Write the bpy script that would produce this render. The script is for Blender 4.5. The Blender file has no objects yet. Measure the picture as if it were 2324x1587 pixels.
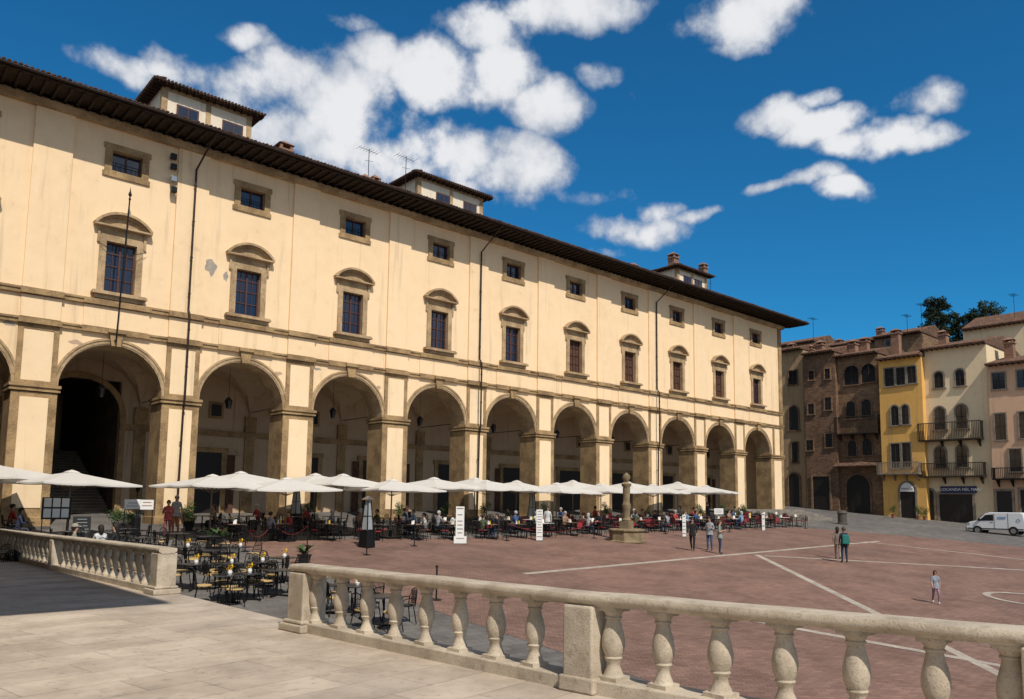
import bpy, bmesh, math, random
from mathutils import Vector, Matrix
random.seed(7)
S = bpy.context.scene; C = S.collection
PI = math.pi; R = math.radians
# ------------------------------------------------------------------ camera
CX, CY, F = 1162.0, 955.0, 1750.0
xh = Vector((1988, 210, 1750)).normalized()
up = Vector((218, -16655, 1750)).normalized()
up = (up - xh * up.dot(xh)).normalized()
yh = up.cross(xh)
def ray(px, py):
    d = Vector((px - CX, py - CY, F))
    return Vector((d.dot(xh), d.dot(yh), d.dot(up)))
def on_x(px, py, X):
    d = ray(px, py); t = X / d.x; return d.y * t, d.z * t
def on_y(px, py, Y):
    d = ray(px, py); t = Y / d.y; return d.x * t, d.z * t
def gz(x, y): return -4.546 + .009 * x + .075 * y
def on_g(px, py):
    d = ray(px, py); t = 4.546 / (-d.z + .009 * d.x + .075 * d.y); return Vector((d.x * t, d.y * t, d.z * t))
def tz(y): return -1.62 - .012 * y
def on_t(px, py, h=0):
    d = ray(px, py); t = (1.62 - h) / (-d.z - .012 * d.y); return Vector((d.x * t, d.y * t, d.z * t))
def x_at(px, Y):
    m = (px - CX) / F
    return Y * (-(yh.x) + yh.z * m) / (xh.x - xh.z * m)
cam = bpy.data.cameras.new('camera'); co = bpy.data.objects.new('camera', cam); C.objects.link(co)
rt = Vector((xh.x, yh.x, up.x)); dn = Vector((xh.y, yh.y, up.y)); fw = Vector((xh.z, yh.z, up.z))
M = Matrix((( rt.x, -dn.x, -fw.x), (rt.y, -dn.y, -fw.y), (rt.z, -dn.z, -fw.z)))
co.matrix_world = M.to_4x4()
cam.sensor_width = 36; cam.lens = 36 * F / 2324; cam.shift_y = (CY - 793.5) / 2324
cam.clip_start = .1; cam.clip_end = 5000
S.camera = co
S.view_settings.view_transform = 'Standard'; S.view_settings.look = 'None'
S.view_settings.exposure = 0; S.view_settings.gamma = 1
# ------------------------------------------------------------------ materials
def new_mat(name):
    m = bpy.data.materials.new(name); m.use_nodes = True
    return m, m.node_tree, m.node_tree.nodes['Principled BSDF']
def mth(nt, op, a, b=None, c=None):
    n = nt.nodes.new('ShaderNodeMath'); n.operation = op
    for i, v in enumerate((a, b, c)):
        if v is None: continue
        if isinstance(v, (int, float)): n.inputs[i].default_value = v
        else: nt.links.new(v, n.inputs[i])
    return n.outputs[0]
def noise(nt, vec, scale, detail=4, rough=.55, dist=0):
    n = nt.nodes.new('ShaderNodeTexNoise'); n.inputs['Scale'].default_value = scale
    n.inputs['Detail'].default_value = detail; n.inputs['Roughness'].default_value = rough
    n.inputs['Distortion'].default_value = dist
    nt.links.new(vec, n.inputs['Vector']); return n.outputs['Fac']
def ramp(nt, v, a, b):
    n = nt.nodes.new('ShaderNodeMapRange'); n.interpolation_type = 'SMOOTHSTEP'
    nt.links.new(v, n.inputs[0]); n.inputs[1].default_value = a; n.inputs[2].default_value = b
    return n.outputs[0]
def mix(nt, f, a, b, mode='MIX'):
    n = nt.nodes.new('ShaderNodeMix'); n.data_type = 'RGBA'; n.blend_type = mode
    for i, v in ((0, f), (6, a), (7, b)):
        if isinstance(v, (int, float)): n.inputs[i].default_value = v
        elif isinstance(v, tuple): n.inputs[i].default_value = (*v, 1)
        else: nt.links.new(v, n.inputs[i])
    return n.outputs[2]
def pos(nt, sx=1, sy=1, sz=1, rz=0, obj=False):
    g = nt.nodes.new('ShaderNodeNewGeometry'); o = g.outputs['Position']
    m = nt.nodes.new('ShaderNodeMapping'); m.inputs['Scale'].default_value = (sx, sy, sz); m.inputs['Rotation'].default_value = (0, 0, rz)
    nt.links.new(o, m.inputs['Vector']); return m.outputs[0]
def bump(nt, b, h, s, d=.02):
    n = nt.nodes.new('ShaderNodeBump'); n.inputs['Strength'].default_value = s; n.inputs['Distance'].default_value = d
    nt.links.new(h, n.inputs['Height']); nt.links.new(n.outputs[0], b.inputs['Normal'])
def mat(name, c1, c2=None, sc=1.5, rough=.85, bs=.3, fine=12, metal=0, spec=.3):
    m, nt, b = new_mat(name)
    if c2 is None: c2 = tuple(x * .75 for x in c1)
    p = pos(nt); n1 = noise(nt, p, sc, 5); n2 = noise(nt, p, fine, 4)
    f = mth(nt, 'ADD', mth(nt, 'MULTIPLY', n1, .65), mth(nt, 'MULTIPLY', n2, .35))
    nt.links.new(mix(nt, ramp(nt, f, .38, .62), c1, c2), b.inputs['Base Color'])
    b.inputs['Roughness'].default_value = rough; b.inputs['Metallic'].default_value = metal
    b.inputs['Specular IOR Level'].default_value = spec
    if bs: bump(nt, b, n2, bs)
    return m
def plaster(name, c, dirt, amt=.5):
    m, nt, b = new_mat(name)
    p = pos(nt); ps = pos(nt, 2.2, 2.2, .14)
    big = noise(nt, p, .22, 5, .6); mid = noise(nt, p, 1.6, 6, .65); st = noise(nt, ps, 1.2, 5, .6); fine = noise(nt, p, 22, 3)
    f = ramp(nt, mth(nt, 'ADD', mth(nt, 'MULTIPLY', big, .5), mth(nt, 'MULTIPLY', mid, .5)), .42, .66)
    col = mix(nt, mth(nt, 'MULTIPLY', f, amt), c, tuple(x * k for x, k in zip(c, (.88, .85, .8))))
    col = mix(nt, mth(nt, 'MULTIPLY', ramp(nt, st, .54, .76), amt), col, dirt)
    col = mix(nt, mth(nt, 'MULTIPLY', ramp(nt, mid, .62, .74), amt * .8), col, dirt)
    nt.links.new(col, b.inputs['Base Color']); b.inputs['Roughness'].default_value = .92; b.inputs['Specular IOR Level'].default_value = .15
    bump(nt, b, mth(nt, 'ADD', fine, mid), .3, .03)
    return m
def stone_blocks(name, c1, c2, bw, bh, jc, rot=0, offs=.5, vert=False, jw=.012, bs=.35, nsc=.8, spk=.0):
    m, nt, b = new_mat(name)
    if vert:
        g = nt.nodes.new('ShaderNodeNewGeometry'); sx = nt.nodes.new('ShaderNodeSeparateXYZ'); nt.links.new(g.outputs['Position'], sx.inputs[0])
        cb = nt.nodes.new('ShaderNodeCombineXYZ'); nt.links.new(mth(nt, 'ADD', sx.outputs[0], sx.outputs[1]), cb.inputs[0]); nt.links.new(sx.outputs[2], cb.inputs[1]); v = cb.outputs[0]
    else: v = pos(nt, rz=rot)
    br = nt.nodes.new('ShaderNodeTexBrick'); nt.links.new(v, br.inputs['Vector'])
    br.inputs['Scale'].default_value = 1; br.inputs['Brick Width'].default_value = bw; br.inputs['Row Height'].default_value = bh
    br.inputs['Mortar Size'].default_value = jw; br.inputs['Mortar Smooth'].default_value = .3; br.offset = offs
    br.inputs['Color1'].default_value = (*c1, 1); br.inputs['Color2'].default_value = (*c2, 1); br.inputs['Mortar'].default_value = (*jc, 1)
    p = pos(nt); n1 = noise(nt, p, nsc, 6, .65); n2 = noise(nt, p, 9, 6, .7); n3 = noise(nt, p, .13, 4)
    col = mix(nt, ramp(nt, n1, .35, .7), br.outputs['Color'], mix(nt, 1.0, br.outputs['Color'], (.70, .69, .68), 'MULTIPLY'))
    col = mix(nt, mth(nt, 'MULTIPLY', ramp(nt, n3, .4, .65), .6), col, mix(nt, 1.0, col, (1.28, 1.24, 1.18), 'MULTIPLY'))
    if spk: col = mix(nt, mth(nt, 'MULTIPLY', ramp(nt, n2, .54, .7), spk), col, tuple(x * .45 for x in c1))
    nt.links.new(col, b.inputs['Base Color']); b.inputs['Roughness'].default_value = .85; b.inputs['Specular IOR Level'].default_value = .25
    bump(nt, b, mth(nt, 'ADD', mth(nt, 'MULTIPLY', br.outputs['Fac'], -1), n2), bs, .02)
    return m
def flat(name, c, rough=.6, metal=0, spec=.4):
    m, nt, b = new_mat(name)
    n = noise(nt, pos(nt), 30, 2)
    nt.links.new(mix(nt, n, tuple(x * .88 for x in c), tuple(min(1, x * 1.1) for x in c)), b.inputs['Base Color'])
    b.inputs['Roughness'].default_value = rough; b.inputs['Metallic'].default_value = metal; b.inputs['Specular IOR Level'].default_value = spec
    return m
def travertine(name, c1, c2, dark):
    m, nt, b = new_mat(name); p = pos(nt)
    n1 = noise(nt, p, 2.2, 6, .65); n2 = noise(nt, p, 55, 5, .7); n3 = noise(nt, p, 7, 6, .7)
    col = mix(nt, ramp(nt, n1, .35, .65), c1, c2)
    col = mix(nt, mth(nt, 'MULTIPLY', ramp(nt, n2, .54, .68), .55), col, dark)
    col = mix(nt, mth(nt, 'MULTIPLY', ramp(nt, n3, .52, .72), .6), col, tuple(x * 1.6 for x in dark))
    nt.links.new(col, b.inputs['Base Color']); b.inputs['Roughness'].default_value = .9; b.inputs['Specular IOR Level'].default_value = .2
    bump(nt, b, mth(nt, 'ADD', n2, n3), .6, .015)
    return m
def fabric(name, c, tr=.3):
    m, nt, b = new_mat(name); b.inputs['Base Color'].default_value = (*c, 1); b.inputs['Roughness'].default_value = .95
    b.inputs['Specular IOR Level'].default_value = .1
    t = nt.nodes.new('ShaderNodeBsdfTranslucent'); t.inputs[0].default_value = (*c, 1)
    ms = nt.nodes.new('ShaderNodeMixShader'); ms.inputs[0].default_value = tr
    nt.links.new(b.outputs[0], ms.inputs[1]); nt.links.new(t.outputs[0], ms.inputs[2])
    nt.links.new(ms.outputs[0], nt.nodes['Material Output'].inputs[0])
    n = noise(nt, pos(nt), 3, 4); nt.links.new(mix(nt, n, c, tuple(x * .85 for x in c)), b.inputs['Base Color'])
    return m
m_cream = plaster('cream_plaster', (.84, .625, .39), (.50, .36, .23), .55)
m_panel = plaster('panel_plaster', (.84, .64, .41), (.5, .38, .26), .45)
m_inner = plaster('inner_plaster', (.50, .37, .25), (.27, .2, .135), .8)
m_sand = mat('sandstone', (.38, .255, .125), (.21, .135, .068), 1.2, .92, .7, 9)
m_sandl = mat('pale_sandstone', (.47, .335, .19), (.28, .19, .105), 1.1, .92, .6, 9)
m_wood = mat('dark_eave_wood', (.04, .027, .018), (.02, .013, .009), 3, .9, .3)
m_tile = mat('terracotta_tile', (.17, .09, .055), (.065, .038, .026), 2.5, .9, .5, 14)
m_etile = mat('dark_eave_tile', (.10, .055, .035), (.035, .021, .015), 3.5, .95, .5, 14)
m_chim = stone_blocks('chimney_brick', (.33, .15, .09), (.22, .1, .06), .25, .07, (.25, .2, .15), vert=True)
m_white = plaster('dormer_plaster', (.74, .64, .50), (.4, .33, .24), .4)
m_glass = flat('window_glass', (.012, .014, .018), .1, 0, .6)
m_glassb = flat('blue_window_glass', (.010, .016, .036), .06, 0, .8)
m_case = flat('red_brown_casement', (.075, .028, .02), .6)
m_shut = mat('brown_shutter', (.12, .055, .03), (.06, .03, .02), 4, .8, .2)
m_iron = flat('black_iron', (.012, .012, .013), .5, .6)
m_pipe = flat('dark_downpipe', (.035, .02, .014), .5, .4)
m_dark = flat('shop_dark', (.014, .011, .009), .5)
m_trav = travertine('travertine', (.56, .475, .36), (.40, .33, .245), (.15, .12, .09))
m_tfloor = stone_blocks('terrace_slabs', (.58, .485, .38), (.46, .38, .30), 1.3, .58, (.33, .27, .21), rot=R(-9), jw=.006, nsc=1.3, spk=.65, bs=.45, offs=.37)
m_ground = stone_blocks('grey_paving', (.17, .158, .145), (.125, .115, .106), .55, .3, (.09, .083, .076), rot=R(5), jw=.012, bs=.3)
m_brick = stone_blocks('herringbone_brick', (.265, .155, .118), (.185, .105, .08), .26, .13, (.135, .095, .075), rot=R(38), jw=.012, bs=.35, nsc=.6, spk=.35)
m_stripe = mat('pale_stone_stripe', (.44, .38, .31), (.3, .25, .2), 1.5, .85, .3)
m_cols = travertine('weathered_column_stone', (.27, .205, .12), (.17, .125, .072), (.07, .05, .03))
m_umb = fabric('umbrella_canvas', (.78, .745, .68), .25)
m_pole = flat('umbrella_pole', (.14, .10, .07), .5)
m_black = flat('black_metal', (.015, .015, .016), .4, .5)
m_yell = flat('yellow_cushion', (.50, .34, .14), .9)
m_red = flat('red_seat', (.26, .025, .03), .75)
m_ttop = mat('table_top', (.16, .10, .06), (.09, .06, .04), 3, .6, .1)
m_dtop = flat('dark_table_top', (.03, .03, .032), .35)
m_cloth = flat('white_cloth', (.60, .58, .54), .9)
m_flow = flat('yellow_flower', (.75, .45, .02), .8)
m_leaf = mat('green_leaf', (.05, .10, .025), (.025, .055, .012), 8, .7, 0)
m_pleaf = mat('pine_foliage', (.020, .036, .015), (.009, .017, .007), 4, .85, 0)
m_bark = mat('bark', (.07, .05, .035), None, 5, .95, .5)
m_pot = flat('dark_pot', (.04, .035, .03), .8)
m_terra = flat('terracotta_pot', (.28, .12, .07), .85)
m_paper = flat('menu_paper', (.74, .72, .68), .8)
m_ink = flat('print_ink', (.08, .08, .09), .8)
m_chalk = flat('chalkboard', (.02, .02, .02), .7)
m_glassh = flat('heater_glass', (.30, .32, .32), .2, 0, .8)
m_steel = flat('steel', (.4, .4, .4), .3, .9)
m_rope = flat('red_rope', (.16, .02, .02), .8)
# ------------------------------------------------------------------ mesh builder
class MB:
    def __init__(s): s.v = []; s.f = []; s.m = []
    def add(s, vs, fs, mi=0):
        o = len(s.v); s.v += [tuple(v) for v in vs]; s.f += [tuple(i + o for i in f) for f in fs]; s.m += [mi] * len(fs); return s
    def box(s, x0, x1, y0, y1, z0, z1, mi=0):
        return s.add([(x0, y0, z0), (x1, y0, z0), (x1, y1, z0), (x0, y1, z0), (x0, y0, z1), (x1, y0, z1), (x1, y1, z1), (x0, y1, z1)],
              [(0, 3, 2, 1), (4, 5, 6, 7), (0, 1, 5, 4), (1, 2, 6, 5), (2, 3, 7, 6), (3, 0, 4, 7)], mi)
    def beam(s, p, q, w, h, mi=0):
        p = Vector(p); q = Vector(q); d = (q - p).normalized(); a = Vector((0, 0, 1)).cross(d)
        if a.length < 1e-4: a = Vector((1, 0, 0))
        a.normalize(); b = d.cross(a); vs = []
        for e in (p, q):
            for i, j in ((-1, -1), (1, -1), (1, 1), (-1, 1)): vs.append(e + a * (w / 2 * i) + b * (h / 2 * j))
        return s.add(vs, [(0, 3, 2, 1), (4, 5, 6, 7), (0, 1, 5, 4), (1, 2, 6, 5), (2, 3, 7, 6), (3, 0, 4, 7)], mi)
    def tube(s, pts, rad, n=8, mi=0):
        pts = [Vector(p) for p in pts]
        if isinstance(rad, (int, float)): rad = [rad] * len(pts)
        vs = []; fs = []
        for i, p in enumerate(pts):
            d = (pts[min(i + 1, len(pts) - 1)] - pts[max(i - 1, 0)]).normalized()
            a = d.cross(Vector((0, 0, 1))) if abs(d.z) < .95 else d.cross(Vector((1, 0, 0)))
            a.normalize(); b = d.cross(a)
            for k in range(n):
                t = 2 * PI * k / n; vs.append(p + (a * math.cos(t) + b * math.sin(t)) * rad[i])
        for i in range(len(pts) - 1):
            for k in range(n): fs.append((i * n + k, i * n + (k + 1) % n, (i + 1) * n + (k + 1) % n, (i + 1) * n + k))
        fs.append(tuple(range(n))); fs.append(tuple(range((len(pts) - 1) * n, len(pts) * n)))
        return s.add(vs, fs, mi)
    def lathe(s, c, prof, n=16, mi=0, a0=0):
        vs = []; fs = []
        for r, z in prof:
            for k in range(n):
                t = 2 * PI * k / n + a0; vs.append((c[0] + r * math.cos(t), c[1] + r * math.sin(t), c[2] + z))
        for i in range(len(prof) - 1):
            for k in range(n): fs.append((i * n + k, i * n + (k + 1) % n, (i + 1) * n + (k + 1) % n, (i + 1) * n + k))
        fs.append(tuple(range(n))); fs.append(tuple(range((len(prof) - 1) * n, len(prof) * n)))
        return s.add(vs, fs, mi)
    def prism(s, poly, ax, a0, a1, mi=0):
        def P(u, v, a): return {'x': (a, u, v), 'y': (u, a, v), 'z': (u, v, a)}[ax]
        n = len(poly); vs = [P(u, v, a0) for u, v in poly] + [P(u, v, a1) for u, v in poly]
        fs = [tuple(range(n)), tuple(range(2 * n - 1, n - 1, -1))] + [(i, (i + 1) % n, n + (i + 1) % n, n + i) for i in range(n)]
        return s.add(vs, fs, mi)
    def ring(s, inner, outer, ax, a0, a1, closed=False, mi=0):
        def P(p, a): return {'x': (a, p[0], p[1]), 'y': (p[0], a, p[1])}[ax]
        n = len(inner); vs = []
        for i in range(n): vs += [P(inner[i], a0), P(outer[i], a0), P(outer[i], a1), P(inner[i], a1)]
        fs = []
        for i in range(n if closed else n - 1):
            a = i * 4; b = ((i + 1) % n) * 4
            for k in range(4): fs.append((a + k, a + (k + 1) % 4, b + (k + 1) % 4, b + k))
        if not closed: fs += [(0, 1, 2, 3), ((n - 1) * 4, (n - 1) * 4 + 1, (n - 1) * 4 + 2, (n - 1) * 4 + 3)]
        return s.add(vs, fs, mi)
    def sphere(s, c, r, n=10, mi=0, sz=1):
        prof = [(max(.001, r * math.sin(PI * i / n)), -r * sz * math.cos(PI * i / n)) for i in range(n + 1)]
        return s.lathe(c, prof, n, mi)
    def build(s, name, mats, parent=None, org=(0, 0, 0), smooth=False, bevel=0):
        me = bpy.data.meshes.new(name)
        me.from_pydata([(v[0] - org[0], v[1] - org[1], v[2] - org[2]) for v in s.v], [], s.f)
        if not isinstance(mats, (list, tuple)): mats = [mats]
        for m in mats: me.materials.append(m)
        if len(mats) > 1: me.polygons.foreach_set('material_index', s.m)
        bm = bmesh.new(); bm.from_mesh(me); bmesh.ops.recalc_face_normals(bm, faces=bm.faces); bm.to_mesh(me); bm.free()
        if smooth: me.polygons.foreach_set('use_smooth', [True] * len(me.polygons)); me.set_sharp_from_angle(angle=R(50))
        me.update()
        o = bpy.data.objects.new(name, me); C.objects.link(o); o.parent = parent
        if bevel:
            b = o.modifiers.new('bevel', 'BEVEL'); b.width = bevel; b.segments = 2
        return o
def tag(o, label=None, cat=None, group=None, kind=None):
    if label: o['label'] = label
    if cat: o['category'] = cat
    if group: o['group'] = group
    if kind: o['kind'] = kind
    return o
def thing(name, label, cat, loc=(0, 0, 0), rz=0, group=None):
    o = bpy.data.objects.new(name, None); C.objects.link(o); o.location = loc; o.rotation_euler = (0, 0, rz)
    o.empty_display_size = .2
    return tag(o, label, cat, group)
def copy_tree(o, loc=None, rz=None, label=None, group=None, parent=None):
    c = o.copy(); C.objects.link(c)
    if parent is not None: c.parent = parent
    if loc is not None: c.location = loc
    if rz is not None: c.rotation_euler = (0, 0, rz)
    if label: c['label'] = label
    if group: c['group'] = group
    for ch in list(o.children): copy_tree(ch, parent=c)
    return c
class Proto:
    def __init__(s, root): s.root = root; s.used = False
    def place(s, loc, rz, label, group=None, scale=None):
        if not s.used:
            s.used = True; o = s.root; o.location = loc; o.rotation_euler = (0, 0, rz); o['label'] = label
            if group: o['group'] = group
        else: o = copy_tree(s.root, loc, rz, label, group)
        if scale: o.scale = (scale,) * 3
        return o
ORD = ['first', 'second', 'third', 'fourth', 'fifth', 'sixth', 'seventh', 'eighth', 'ninth', 'tenth', 'eleventh', 'twelfth', 'thirteenth', 'fourteenth', 'fifteenth', 'sixteenth', 'seventeenth', 'eighteenth', 'nineteenth', 'twentieth', 'twenty-first', 'twenty-second']
# ------------------------------------------------------------------ ground
def gzc(x, y):
    x = max(-60, min(110, x)); y = max(-60, min(64, y)); return gz(x, y)
xs = [-1500, -400, -60, -20, 20, 60, 110, 400, 1500]; ys = [-1500, -400, -60, -20, 10, 40, 64, 400, 1500]
g = MB(); g.add([(x, y, gzc(x, y)) for y in ys for x in xs], [(j * 9 + i, j * 9 + i + 1, (j + 1) * 9 + i + 1, (j + 1) * 9 + i) for j in range(8) for i in range(8)])
tag(g.build('ground', m_ground), kind='structure')
def sheet(name, pts, m, dz):
    b = MB(); b.add([(x, y, gz(x, y) + dz) for x, y in pts], [tuple(range(len(pts)))]); return tag(b.build(name, m), kind='structure')
sheet('brick_piazza', [(12.6, -50), (66, -50), (64, 14), (61, 25), (57, 31), (49, 31.5), (24, 32.2), (13.2, 34)], m_brick, .006)
def stripe(a, b, w=.32, i=[0]):
    p = on_g(*a); q = on_g(*b); d = (q - p); d.z = 0; d.normalize(); n = Vector((-d.y, d.x, 0)) * w / 2
    i[0] += 1
    sheet('paving_stripe', [((p + n).x, (p + n).y), ((p - n).x, (p - n).y), ((q - n).x, (q - n).y), ((q + n).x, (q + n).y)], m_stripe, .011 + .001 * i[0])
stripe((1190, 1303), (1995, 1229)); stripe((1718, 1260), (2330, 1561)); stripe((1735, 1262), (2600, 1310)); stripe((1962, 1230), (2600, 1302))
stripe((1500, 1372), (2700, 1590))
rc = on_g(2345, 1363); b = MB(); nn = 48; vs = []
for k in range(nn):
    t = 2 * PI * k / nn
    for r in (1.4, 1.68): x = rc.x + r * math.cos(t); y = rc.y + r * math.sin(t); vs.append((x, y, gz(x, y) + .022))
b.add(vs, [(2 * k, 2 * k + 1, (2 * k + 3) % (2 * nn), (2 * k + 2) % (2 * nn)) for k in range(nn)])
tag(b.build('paving_ring', m_stripe), kind='structure')
h = MB(); hv = []; NXh = 12; NYh = 16
for j in range(NYh + 1):
    for i in range(NXh + 1):
        x = 104 + i * 14; y = -60 + j * 16; z = -2 + 16 * (1 - math.exp(-i / 2.2)) + .8 * math.sin(j * 1.7 + i); hv.append((x, y, z if i else -3))
h.add(hv, [(j * (NXh + 1) + i, j * (NXh + 1) + i + 1, (j + 1) * (NXh + 1) + i + 1, (j + 1) * (NXh + 1) + i) for j in range(NYh) for i in range(NXh)])
tag(h.build('hill', mat('hill_grass', (.07, .09, .035), (.04, .05, .02), .2), smooth=True), kind='structure')
# ------------------------------------------------------------------ terrace
P0 = on_t(700, 1278, .88); P1 = on_t(1335, 1340, .88); P2 = on_t(2318, 1418, .88)
L0 = on_t(374, 1240, .88); L1 = Vector((4.42, 31.0, 0))
dd = (P2 - P1); dd.z = 0; dd.normalize()
P3 = P2 + dd * 4.5 + Vector((.5, 0, 0))
out = .22
edge = [(L1.x + out, 31.2), (L0.x + out, L0.y), (P0.x + out, P0.y), (P1.x + out, P1.y), (P2.x + out, P2.y), (P3.x + out, P3.y), (P3.x + out + 1.5, P3.y - 10)]
poly = edge + [(-14, P3.y - 10), (-14, 31.2)]
t = MB(); t.add([(x, y, tz(y)) for x, y in poly], [tuple(range(len(poly)))])
tag(t.build('terrace_floor', m_tfloor), kind='structure')
t = MB()
for (x0, y0), (x1, y1) in zip(edge[:-1], edge[1:]): t.add([(x0, y0, tz(y0) - .002), (x1, y1, tz(y1) - .002), (x1, y1, -6), (x0, y0, -6)], [(0, 1, 2, 3)])
t.add([(-14, 31.2, tz(31.2)), (L1.x + out, 31.2, tz(31.2) - .002), (L1.x + out, 31.2, -6), (-14, 31.2, -6)], [(0, 1, 2, 3)])
tag(t.build('terrace_wall', m_cols), 'stone retaining wall holding up the terrace below the balustrades', 'wall')
t = MB()
for i in range(8):
    x0 = P0.x + out + .01 + i * .36; z1 = tz(12) - .16 * (i + 1); t.box(x0, x0 + .36 + .01, P0.y + .1, L0.y - .1, -5, z1)
tag(t.build('stone_steps', m_ground), 'grey stone steps going down in the gap between the two balustrades', 'steps')
PROF = [(.100, 0), (.100, .035), (.085, .045), (.08, .065), (.060, .11), (.054, .15), (.072, .18), (.079, .195), (.070, .21), (.088, .25), (.097, .29), (.100, .33), (.096, .37), (.086, .42), (.070, .475), (.060, .52), (.06, .53), (.074, .537), (.074, .55), (.064, .557), (.082, .59), (.098, .605), (.098, .638)]
bal_mesh = None
def line_x(A, B, px):
    m = (px - CX) / F; f = lambda P: (xh.x * P.x + yh.x * P.y) - m * (xh.z * P.x + yh.z * P.y)
    a = f(A); b2 = f(B); s = a / (a - b2); return A + (B - A) * s
def oriented_box(mb, p, q, w, z0, z1):
    d = (q - p); d.z = 0; d.normalize(); n = Vector((-d.y, d.x, 0)) * w / 2
    vs = []
    for zf in (z0, z1):
        for e in (p - n, p + n, q + n, q - n): vs.append((e.x, e.y, zf(e.y)))
    mb.add(vs, [(0, 3, 2, 1), (4, 5, 6, 7), (0, 1, 5, 4), (1, 2, 6, 5), (2, 3, 7, 6), (3, 0, 4, 7)])
def balustrade(label, pts, bals, endposts):
    o0 = pts[0]; root = thing('balustrade', label, 'balustrade', (o0.x, o0.y, tz(o0.y))); org = tuple(root.location)
    rail = MB(); pl = MB()
    k = 13; vs = []
    prof = [(-.12, .757), (-.125, .774), (-.15, .782), (-.165, .802), (-.168, .838), (-.157, .858), (0, .864), (.157, .858), (.168, .838), (.165, .802), (.15, .782), (.125, .774), (.12, .757)]
    cpts = []
    for a, b2 in zip(pts[:-1], pts[1:]):
        segs = max(1, int((b2 - a).length / .35))
        for s_ in range(segs + 1):
            if cpts and s_ == 0: continue
            cpts.append(a + (b2 - a) * (s_ / segs))
    for i, e in enumerate(cpts):
        d = cpts[min(i + 1, len(cpts) - 1)] - cpts[max(0, i - 1)]; d.z = 0; d.normalize(); n = Vector((-d.y, d.x, 0)); jz = random.uniform(-.005, .005)
        ee = e - d * .2 if i == 0 else e
        for u, z in prof: pnt = ee + n * (u + random.uniform(-.003, .003)); vs.append((pnt.x, pnt.y, tz(e.y) + z + jz))
    fs = [(s_ * k + i, s_ * k + (i + 1) % k, (s_ + 1) * k + (i + 1) % k, (s_ + 1) * k + i) for s_ in range(len(cpts) - 1) for i in range(k)] + [tuple(range(k)), tuple(range((len(cpts) - 1) * k, len(cpts) * k))]
    rail.add(vs, fs)
    for a, b2 in zip(pts[:-1], pts[1:]): oriented_box(pl, a, b2, .30, lambda y: tz(y) - .02, lambda y: tz(y) + .12)
    rail.build('rail', m_trav, root, org, smooth=True); pl.build('plinth', m_trav, root, org, bevel=.012)
    for p, d, big in endposts:
        w = .16 if not big else .19
        pb = MB(); A = p - d * w; B = p + d * w
        oriented_box(pb, A, B, .35 if not big else .36, lambda y: tz(y) + .005, lambda y: tz(y) + .758)
        if big:
            oriented_box(pb, A - d * .09, B + d * .09, .5, lambda y: tz(y) + .002, lambda y: tz(y) + .1)
            oriented_box(pb, A - d * .04, B + d * .04, .43, lambda y: tz(y) + .103, lambda y: tz(y) + .15)
        else: oriented_box(pb, A - d * .03, B + d * .03, .4, lambda y: tz(y) + .002, lambda y: tz(y) + .14)
        pb.build('post', m_trav, root, org, bevel=.018)
    for P in bals:
        global bal_mesh
        if bal_mesh is None:
            q = MB(); q.lathe((0, 0, .118), PROF, 20); q.box(-.098, .098, -.098, .098, .115, .155); q.box(-.10, .10, -.10, .10, .72, .758)
            o = q.build('baluster', m_trav, root, (0, 0, 0), smooth=True); bal_mesh = o.data
        else:
            o = bpy.data.objects.new('baluster', bal_mesh); C.objects.link(o); o.parent = root
        o.location = Vector((P.x, P.y, tz(P.y))) - Vector(org); o.rotation_euler = (0, 0, random.uniform(-.1, .1))
        s_ = random.uniform(.93, 1.05); o.scale = (s_, s_, 1)
    return root
d1 = (P1 - P0); d1.z = 0; d1.normalize()
bs = [line_x(P0, P1, x) for x in (727, 783, 842, 905, 974, 1050, 1130, 1217)] + [line_x(P1, P2, x) for x in (1392, 1503, 1630, 1773, 1932, 2107, 2278)]
d3 = (P3 - P2).normalized()
bs += [P2 + d3 * k for k in (.5, 1.05, 1.6, 2.15, 2.7, 3.25, 3.8)]
balustrade('pale travertine balustrade with bulging balusters across the right foreground', [P0, P1, P2, P3], bs,
           [(P0 - d1 * .0, d1, True), (P1, (dd + d1).normalized(), False), (P2 + dd * .16, dd, False), (P3, d3, False)])
dl = (L1 - L0); dl.z = 0; dl.normalize()
LM = line_x(L0, L1, 140)
bl = []
s_ = .42; mid = Vector((LM.x - L0.x, LM.y - L0.y, 0)).length
while s_ < 15.4:
    if abs(s_ - mid) > .3: bl.append(L0 + dl * s_)
    s_ += .5
balustrade('pale travertine balustrade at the left edge of the terrace, ending in a square carved post', [L0, L1], bl, [(L0, dl, True), (LM, dl, False), (L1, dl, False)])
def leaf_blob(mb, c, rx, rz, n, s=.06, mi=0):
    for i in range(n):
        while True:
            v = Vector((random.uniform(-1, 1), random.uniform(-1, 1), random.uniform(-1, 1)))
            if v.length < 1: break
        p = Vector((c[0] + v.x * rx, c[1] + v.y * rx, c[2] + v.z * rz))
        a = Vector((random.gauss(0, 1), random.gauss(0, 1), random.gauss(0, 1))).normalized(); b_ = a.cross(Vector((random.gauss(0, 1), random.gauss(0, 1), 1))).normalized()
        q = s * random.uniform(.6, 1.4)
        mb.add([p, p + a * q + b_ * q * .35, p + a * q * 1.8, p + a * q - b_ * q * .35], [(0, 1, 2, 3)], mi)
w = MB(); e = on_t(722, 1418); leaf_blob(w, (e.x - .12, e.y - .1, tz(e.y) + .1), .15, .1, 170, .035)
tag(w.build('weed', m_leaf), 'small green weed growing at the foot of the right balustrade post', 'weed')
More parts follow.
